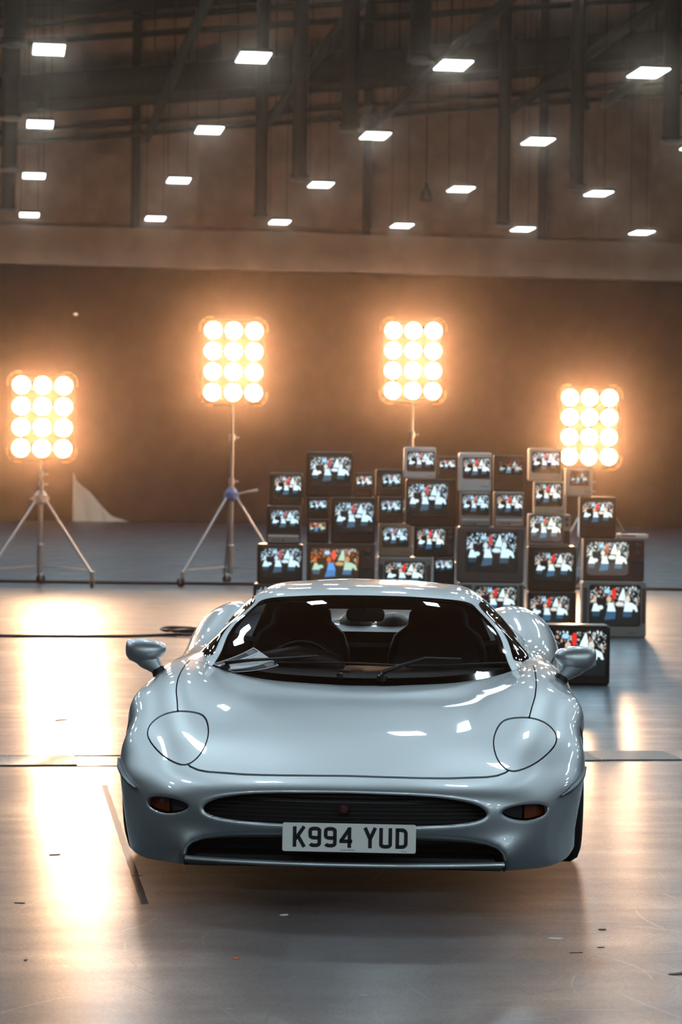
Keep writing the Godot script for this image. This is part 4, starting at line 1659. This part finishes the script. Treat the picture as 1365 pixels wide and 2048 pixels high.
func car_mirrors(car: Node3D) -> void:
	for s in [-1.0, 1.0]:
		var o := Node3D.new()
		o.name = "door_mirror"
		car.add_child(o, true)
		var m := MB.new()
		# housing: rings along x from the outer end in; each ring [x, y, half height, half depth, a]
		var rings := []
		for t in [[1.064, .858, .014, .016, 1.505], [1.060, .856, .034, .035, 1.502], [1.045, .852, .047, .055, 1.497], [1.015, .848, .056, .066, 1.49], [0.975, .846, .058, .07, 1.485], [0.935, .849, .050, .066, 1.48], [0.905, .853, .038, .054, 1.482], [0.887, .857, .024, .036, 1.487], [0.878, .859, .008, .014, 1.49]]:
			var ring := PackedVector3Array()
			for k in 20:
				var u := TAU * k / 20.0
				# rounded front, flat back where the glass sits
				var cz := cos(u)
				var yy: float = t[1] + sin(u) * t[2] - 0.012 * (1.0 - absf(sin(u))) * 0.0
				ring.append(Vector3(t[0] * s, yy, -t[4] + (cz * t[3] if cz > 0 else cz * t[3] * 0.35)))
			if s > 0:
				ring.reverse()
			rings.append(ring)
		m.g += 1
		m.loft(rings, true, true, true)
		# neck down to the fender
		m.sweep([Vector3(0.978 * s, 0.836, -1.475), Vector3(0.953 * s, 0.808, -1.47), Vector3(0.930 * s, 0.785, -1.465), Vector3(0.913 * s, 0.768, -1.462)], [0.056, 0.050, 0.036, 0.028], 14, 0.8, Vector3.BACK)
		part(o, "housing", m.done(), M.paint)
		m = MB.new()
		m.sweep([Vector3(0.914 * s, 0.772, -1.462), Vector3(0.902 * s, 0.748, -1.46), Vector3(0.892 * s, 0.725, -1.46)], [0.029, 0.034, 0.036], 14, 0.85, Vector3.BACK)
		part(o, "foot", m.done(), M.black)
		m = MB.new()
		m.loft([MB.rr(0, 0, .062, .036, .03, -0.002), MB.rr(0, 0, .062, .036, .03, 0.002)])
		part(o, "mirror_glass", m.done(), M.mirror, Vector3(0.965 * s, 0.848, -1.512))

# ------------------------------------------------------------------ televisions

func build_televisions() -> void:
	# name of the set, place of its foot (x, y, z), width, height, depth, borders of the screen (left, right, top, bottom) as shares
	var rows := [
		[2.987, 0.000, -25.837, 0.527, 0.518, 0.42, 0.07, 0.08, 0.07, 0.28, "black", 0, "plain", "lowest dark television of the left-hand stack, half hidden by the car roof"],
		[3.010, 0.518, -25.833, 0.500, 0.425, 0.45, 0.09, 0.04, 0.11, 0.18, "black", 0, "plain", "wide dark television under the silver-fronted one at the left end of the wall"],
		[3.044, 0.944, -25.829, 0.376, 0.415, 0.36, 0.14, 0.04, 0.13, 0.36, "charcoal", 0, "strip", "silver-strip television third from the floor in the leftmost stack"],
		[3.066, 1.358, -25.825, 0.365, 0.355, 0.36, 0.16, 0.03, 0.11, 0.24, "charcoal", 1, "plain", "topmost television of the leftmost stack, its case edge lit by the lamps"],
		[3.667, 0.000, -25.740, 0.747, 0.469, 0.45, 0.07, 0.26, 0.09, 0.20, "black", 0, "plain", "wide dark television hidden low behind the car, under the round-cornered colour set"],
		[3.660, 0.469, -25.741, 0.747, 0.495, 0.45, 0.06, 0.24, 0.12, 0.16, "brown", 2, "round", "old round-cornered television with strong orange colours, just over the car roof"],
		[3.410, 0.963, -25.777, 0.241, 0.260, 0.30, 0.11, 0.13, 0.16, 0.41, "black", 2, "plain", "tiny dark television, lower of two stacked beside the medium black set"],
		[3.406, 1.224, -25.777, 0.241, 0.231, 0.30, 0.13, 0.09, 0.16, 0.35, "black", 0, "plain", "tiny dark television, upper of two stacked under the big top-left set"],
		[3.786, 0.963, -25.723, 0.489, 0.497, 0.45, 0.10, 0.05, 0.12, 0.25, "black", 0, "plain", "medium black television right of the two tiny stacked sets"],
		[3.524, 1.460, -25.760, 0.510, 0.485, 0.42, 0.10, 0.05, 0.12, 0.26, "black", 0, "plain", "large dark television standing highest on the left half of the wall"],
		[3.893, 1.460, -25.708, 0.209, 0.265, 0.30, 0.10, 0.05, 0.14, 0.37, "black", 1, "plain", "very small dark television on top, right of the large top-left one"],
		[4.505, 0.000, -25.823, 0.829, 0.482, 0.45, 0.09, 0.39, 0.11, 0.20, "black", 0, "plain", "dark television hidden low behind the car under the silver one"],
		[4.376, 0.482, -25.842, 0.590, 0.334, 0.45, 0.15, 0.14, 0.18, 0.06, "silver", 1, "speakers", "silver television with wide borders cut off by the roof of the car"],
		[4.800, 0.482, -25.781, 0.232, 0.340, 0.32, 0.07, 0.11, 0.10, 0.53, "black", 0, "plain", "tiny black television with a bluish picture right of the silver one at roof height"],
		[4.269, 0.816, -25.857, 0.362, 0.367, 0.36, 0.13, 0.12, 0.15, 0.32, "beige", 0, "plain", "beige television in the middle with a small blue picture"],
		[4.690, 0.822, -25.797, 0.444, 0.329, 0.40, 0.08, 0.24, 0.08, 0.15, "black", 1, "knobs", "black television with a knob panel, right of the beige one"],
		[4.216, 1.183, -25.864, 0.276, 0.292, 0.32, 0.12, 0.10, 0.17, 0.33, "charcoal", 0, "plain", "small dark television on the beige one, lower of two alike"],
		[4.198, 1.475, -25.867, 0.303, 0.292, 0.32, 0.25, 0.09, 0.19, 0.30, "charcoal", 0, "plain", "small dark television with lit edges, upper of two alike over the beige one"],
		[4.647, 1.151, -25.803, 0.552, 0.520, 0.45, 0.05, 0.17, 0.11, 0.24, "black", 0, "plain", "big black television near the top, between the small pair and the silver pair"],
		[4.522, 1.671, -25.821, 0.357, 0.339, 0.36, 0.13, 0.06, 0.17, 0.25, "white", 0, "plain", "white television topmost in the middle of the wall, under the pole of a lamp stand"],
		[4.818, 1.671, -25.779, 0.205, 0.246, 0.30, 0.05, 0.05, 0.18, 0.38, "brown", 1, "plain", "small brown television beside the topmost white one"],
		[5.289, 0.000, -25.611, 0.718, 0.552, 0.46, 0.27, 0.12, 0.08, 0.39, "silver", 1, "speakers", "silver television partly behind the car's right roof pillar"],
		[5.276, 0.552, -25.613, 0.728, 0.605, 0.46, 0.14, 0.12, 0.10, 0.21, "grey", 0, "plain", "biggest grey television in the wall, under the pair with silver strips"],
		[5.105, 1.156, -25.637, 0.334, 0.381, 0.36, 0.08, 0.05, 0.10, 0.35, "silver", 0, "strip", "left one of the two alike televisions with silver strips"],
		[5.466, 1.156, -25.586, 0.329, 0.386, 0.36, 0.10, 0.03, 0.10, 0.35, "silver", 1, "strip", "right one of the two alike televisions with silver strips"],
		[5.097, 1.537, -25.638, 0.361, 0.421, 0.36, 0.15, 0.03, 0.15, 0.35, "white", 1, "plain", "pale television with a rounded top standing on the left silver-strip set"],
		[5.460, 1.542, -25.587, 0.339, 0.394, 0.36, 0.16, 0.06, 0.15, 0.45, "brown", 3, "plain", "dim brown television standing on the right silver-strip set"],
		[6.260, 0.000, -26.887, 0.563, 0.407, 0.42, 0.06, 0.15, 0.13, 0.07, "black", 1, "plain", "black television lowest in its stack, directly beside the large silver set"],
		[6.254, 0.407, -26.888, 0.563, 0.518, 0.42, 0.15, 0.07, 0.15, 0.25, "black", 1, "plain", "black television second from the floor, left of the wooden one"],
		[6.216, 0.924, -26.893, 0.489, 0.364, 0.40, 0.05, 0.21, 0.06, 0.14, "silver", 4, "knobs", "silver television with a control panel at its right, in the middle of a stack"],
		[6.222, 1.288, -26.892, 0.375, 0.375, 0.40, 0.03, 0.16, 0.09, 0.26, "cream", 1, "plain", "cream television second from the top, showing its lit left side"],
		[6.160, 1.663, -26.901, 0.386, 0.374, 0.36, 0.12, 0.06, 0.14, 0.29, "cream", 0, "plain", "cream television topmost of its stack, left of the right-hand lamp panel"],
		[6.529, 0.000, -25.132, 0.699, 0.604, 0.46, 0.13, 0.11, 0.09, 0.22, "silver", 1, "speakers", "large silver television on the floor at the right end of the wall"],
		[6.518, 0.604, -25.133, 0.661, 0.454, 0.44, 0.06, 0.26, 0.08, 0.13, "wood", 4, "knobs", "old wooden television with a pale rounded screen, on the large silver one"],
		[6.345, 1.057, -25.158, 0.399, 0.446, 0.40, 0.08, 0.09, 0.13, 0.31, "black", 1, "plain", "dark television between the wooden one and the little cream one"],
		[6.141, 1.503, -25.187, 0.298, 0.307, 0.34, 0.18, 0.18, 0.14, 0.38, "cream", 3, "plain", "little cream television right under the right-hand lamp panel"],
		[4.650, 0.000, -19.136, 0.582, 0.489, 0.46, 0.07, 0.06, 0.09, 0.17, "black", 1, "plain", "black television alone on the floor in front of the wall, beside the car's mirror"]]
	var k := 0
	for r in rows:
		k += 1
		var turn := -TURN + rng.randf_range(-0.7, 0.7)
		television(Vector3(r[0], r[1], r[2]), turn, r[3] - 0.008, r[4], r[5], [r[6], r[7], r[8], r[9]], r[10], r[11], r[12], r[13])
	# a video player and an aerial on the wooden set
	var pl := thing("video_player", "flat pale video player lying on the old wooden television", "player", W(3.13, 1.060, -26.02), deg_to_rad(-TURN + 4))
	part(pl, "case", boxm(Vector3(0.33, 0.045, 0.22), 0.006), M.tv_white, Vector3(0, 0.023, 0))
	part(pl, "tray", boxm(Vector3(0.15, 0.014, 0.004), 0.001), M.tv_grey, Vector3(-0.05, 0.026, 0.111))
	var ae := thing("aerial", "thin rod aerial standing up at the back of the wooden television", "aerial", W(3.06, 1.107, -26.05))
	var m := MB.new()
	m.lathe([[0.04, 0.0], [0.04, 0.012], [0.015, 0.02]], 14)
	part(ae, "base", m.done(), M.black)
	m = MB.new()
	m.sweep([Vector3(0, 0.01, 0), Vector3(-0.09, 0.17, 0.0)], [0.005, 0.003], 6)
	part(ae, "rod", m.done(), M.steel)

func television(at: Vector3, turn: float, w: float, h: float, d: float, border: Array, shell: String, picture: int, style: String, label: String) -> void:
	var o := thing("television", label, "television", at, deg_to_rad(turn), "televisions of the wall")
	var shell_mat: Material = M["tv_" + shell]
	var cy := h / 2.0
	var sx: float = (border[0] - border[1]) * w / 2.0
	var shw: float = w * (1.0 - border[0] - border[1]) / 2.0
	var sy: float = cy + (border[3] - border[2]) * h / 2.0
	var shh: float = h * (1.0 - border[2] - border[3]) / 2.0
	var hw := w / 2.0
	var old := style == "round" or style == "knobs"
	var r := minf(w, h) * (0.035 if old else 0.06)
	var sr := minf(shw, shh) * (0.22 if old else 0.09)
	var b := 0.016
	var lip := minf(0.014, minf(shw, shh) * 0.12)
	# case: narrow tube end at the back, full case, rounded front edge, face down to the opening
	var m := MB.new()
	var rings := [
		MB.rr(0, cy - h * 0.12, hw * 0.55, h * 0.30, 0.03, -d, 4), MB.rr(0, cy - h * 0.12, hw * 0.60, h * 0.33, 0.03, -d + 0.02, 4),
		MB.rr(0, cy - h * 0.04, hw * 0.90, h * 0.45, r, -d * 0.58, 4), MB.rr(0, cy, hw, cy, r, -d * 0.55, 4),
		MB.rr(0, cy, hw, cy, r, -b, 4), MB.rr(0, cy, hw - b * 0.3, cy - b * 0.3, r, -b * 0.3, 4), MB.rr(0, cy, hw - b, cy - b, r, 0, 4)]
	m.loft(rings, true, false)
	m.strip(rings[-1], MB.rr(sx, sy, shw + lip, shh + lip, sr + lip, 0, 4))
	part(o, "case", m.done(), shell_mat)
	m = MB.new()
	var a := MB.rr(sx, sy, shw + lip, shh + lip, sr + lip, 0.001, 4)
	m.strip(a, MB.rr(sx, sy, shw + lip * 0.6, shh + lip * 0.6, sr + lip * 0.5, 0.003, 4))
	m.strip(MB.rr(sx, sy, shw + lip * 0.6, shh + lip * 0.6, sr + lip * 0.5, 0.003, 4), MB.rr(sx, sy, shw, shh, sr, -0.012, 4))
	part(o, "bezel", m.done(), M.tv_black if shell != "cream" and shell != "white" else M.tv_charcoal)
	# tube face: domed, with the picture over the whole of it
	var st := SurfaceTool.new()
	st.begin(Mesh.PRIMITIVE_TRIANGLES)
	var edge := MB.rr(sx, sy, shw, shh, sr, 0, 4)
	var n := edge.size()
	var levels := 4
	for q in levels + 1:
		for j in n + 1:
			var t := float(q) / levels
			var e := edge[j % n]
			var p := Vector3(sx, sy, 0).lerp(Vector3(e.x, e.y, 0), t)
			p.z = -0.013 + (0.022 if old else 0.010) * (1.0 - t * t)
			st.set_uv(Vector2((p.x - sx) / shw * 0.5 + 0.5, 0.5 - (p.y - sy) / shh * 0.5))
			st.add_vertex(p)
	for q in levels:
		for j in n:
			var i0 := q * (n + 1) + j
			for v in [i0, i0 + 1, i0 + n + 2, i0, i0 + n + 2, i0 + n + 1]:
				st.add_index(v)
	st.generate_normals()
	var sc := part(o, "screen", st.commit(), M["screen%d" % picture])
	# what else the front carries
	var low: float = sy - shh - lip
	if style == "strip":
		m = MB.new()
		m.box(Vector3(0, low * 0.62, 0.004), Vector3(w * 0.90, low * 0.20, 0.012), 0.004)
		part(o, "trim_strip", m.done(), M.tv_white)
		m = MB.new()
		m.box(Vector3(0, low * 0.28, 0.006), Vector3(w * 0.94, low * 0.40, 0.016), 0.007)
		part(o, "lower_panel", m.done(), M.tv_silver)
		part(o, "button", boxm(Vector3(0.03, 0.012, 0.006), 0.003), M.black, Vector3(0, low * 0.28, 0.015))
	elif style == "knobs" or style == "round":
		var px: float = (sx + shw + lip + hw) / 2.0
		var pw: float = (hw - sx - shw - lip) * 0.82
		if pw > 0.03:
			part(o, "control_panel", boxm(Vector3(pw, h * 0.40, 0.008), 0.002), M.tv_charcoal, Vector3(px, h * 0.28, 0.003))
			m = MB.new()
			m.xf = Transform3D(Basis(Vector3.RIGHT, PI / 2), Vector3.ZERO)
			var kr := minf(pw * 0.32, 0.028)
			m.lathe([[kr, 0.0], [kr, 0.018], [kr * 0.85, 0.024]], 18)
			var knob := m.done()
			for q in 2:
				part(o, "knob", knob, M.tv_grey, Vector3(px, h * (0.84 - 0.17 * q), 0.002))
			for q in 5:
				part(o, "speaker_slat", boxm(Vector3(pw * 0.8, 0.006, 0.006), 0.001), M.tv_grey, Vector3(px, h * (0.14 + 0.06 * q), 0.009))
	elif style == "speakers":
		for s in [-1.0, 1.0]:
			var ex: float = (sx + s * (shw + lip) + s * hw) / 2.0
			var ew: float = absf(s * hw - sx - s * (shw + lip)) * 0.6
			part(o, "speaker_cover", boxm(Vector3(ew, h * 0.62, 0.006), 0.002), M.tv_grey, Vector3(ex, sy, 0.001))
	if low > 0.05:
		for q in 4:
			part(o, "button", boxm(Vector3(0.014, 0.007, 0.005), 0.0015), M.black, Vector3(w * 0.22 + q * 0.022, low * 0.42, 0.002) if style != "strip" else Vector3(-w * 0.3 + q * 0.022, low * 0.28, 0.014))
		part(o, "power_light", boxm(Vector3(0.006, 0.006, 0.004), 0.001), M.tv_silver, Vector3(-w * 0.36, low * 0.42, 0.002))
	if w > 0.45 or label.begins_with("black television alone"):
		area(o, "screen_light", Vector2(shw * 1.8, shh * 1.8), Vector3(sx, sy, 0.03), Vector3(0, 180, 0), Color(0.72, 0.9, 1.0), 0.05)

# ------------------------------------------------------------------ on the floor

func build_floor_things() -> void:
	# cables
	var path := []
	for i in 40:
		var x := -6.0 + 8.05 * i / 39.0
		path.append(Vector3(x, 0.014, -24.76 + 0.02 * sin(x * 3.1) + 0.012 * sin(x * 9.7) - 0.35 * smoothstep(1.2, 2.05, x)))
	var m := MB.new()
	m.sweep(path, [0.014], 8)
	var c := part(self, "cable", m.done(), M.cable)
	tag(c, "black cable lying across the floor left of the car, ending in a tangle", "cable")
	m = MB.new()
	for k in 7:
		var coil := []
		var rr := 0.10 + 0.02 * k
		for i in 17:
			var t := TAU * i / 16.0 * 0.8 + k * 1.3
			coil.append(Vector3(cos(t) * rr * 1.5, 0.014 + 0.009 * k + 0.012 * sin(t * 2.0 + k), sin(t) * rr * 0.8))
		m.sweep(coil, [0.011], 6)
	c = part(self, "cable_tangle", m.done(), M.cable, Vector3(2.02, 0.0, -25.14))
	tag(c, "small black tangle of wire on the floor behind the car's left haunch", "cable")
	path = []
	for i in 40:
		var x := -6.0 + 19.0 * i / 39.0
		path.append(Vector3(x, 0.025, -37.46 + 0.105 * x + 0.06 * sin(x * 1.1)))
	m = MB.new()
	m.sweep(path, [0.025], 8)
	c = part(self, "cable", m.done(), M.cable)
	tag(c, "long dark cable along the floor past the feet of the lamp stands", "cable")
	# brown tape stuck down to the left of the car
	var strip := PackedVector2Array()
	var back := PackedVector2Array()
	for i in 30:
		var z := -12.85 + 3.6 * i / 29.0
		strip.append(Vector2(0.575 - 0.015 + 0.002 * sin(i * 2.3), -z))
		back.append(Vector2(0.575 + 0.015 + 0.002 * sin(i * 1.7 + 1.0), -z))
	back.reverse()
	strip.append_array(back)
	m = MB.new()
	m.xf = Transform3D(Basis(Vector3(1, 0, 0), Vector3(0, 0, -1), Vector3(0, 1, 0)), Vector3.ZERO)
	m.prism(strip, 0.0, 0.0012)
	c = part(self, "tape_strip", m.done(), M.tape)
	tag(c, "worn strip of brown tape stuck to the floor left of the car's front wheel", "tape")
	# bits and pieces: outline radius, place, colour, label
	var bits := [
		[0.44, -16.31, 0.085, 0.040, 60.0, Color(0.40, 0.27, 0.18), "scrap of brown tape on the bright floor beyond the trench covers"],
		[0.82, -8.17, 0.012, 0.010, 0.0, Color(0.85, 0.40, 0.08), "tiny orange crumb on the floor in front of the car"],
		[1.08, -8.98, 0.016, 0.009, 15.0, Color(0.88, 0.88, 0.86), "small white scrap just in front of the car's shadow under the nose"],
		[2.00, -8.45, 0.030, 0.011, -10.0, Color(0.86, 0.86, 0.84), "white sliver of paper by the right edge of the car's shadow"],
		[2.26, -7.81, 0.034, 0.016, 20.0, Color(0.20, 0.10, 0.04), "brown dead leaf at the right edge of the picture"],
		[2.21, -8.61, 0.014, 0.008, 0.0, Color(0.18, 0.12, 0.08), "dark crumb on the lit floor, farther of those right of the shadow"],
		[2.12, -8.28, 0.013, 0.005, 0.0, Color(0.10, 0.09, 0.08), "dark splinter on the lit floor beside the dark crumb"],
		[2.01, -8.19, 0.024, 0.004, 5.0, Color(0.10, 0.09, 0.08), "thin dark twig across the edge of the car's shadow"],
		[0.10, -9.30, 0.020, 0.007, -10.0, Color(0.16, 0.12, 0.10), "dark flake on the bright floor at the left edge of the picture"],
		[0.11, -8.20, 0.012, 0.006, 90.0, Color(0.10, 0.09, 0.09), "dark speck on the bright floor near the lower left corner"],
		[0.58, -9.91, 0.026, 0.006, 10.0, Color(0.07, 0.06, 0.06), "black splinter lying on the brown tape by the front wheel"],
		[0.26, -10.48, 0.022, 0.005, 15.0, Color(0.14, 0.11, 0.09), "dark splinter on the bright floor left of the front wheel"]]
	for b in bits:
		var poly := PackedVector2Array()
		for k in 9:
			var t := TAU * k / 9.0
			var q := 1.0 + rng.randf_range(-0.25, 0.25)
			poly.append(Vector2(cos(t) * b[2] * q, sin(t) * b[3] * q).rotated(deg_to_rad(b[4])))
		m = MB.new()
		m.xf = Transform3D(Basis(Vector3(1, 0, 0), Vector3(0, 0, -1), Vector3(0, 1, 0)), Vector3.ZERO)
		m.prism(poly, 0.0, 0.0025)
		c = part(self, "scrap", m.done(), mat(b[5], 0.7), Vector3(b[0], 0.0, b[1]))
		tag(c, b[6], "scrap")
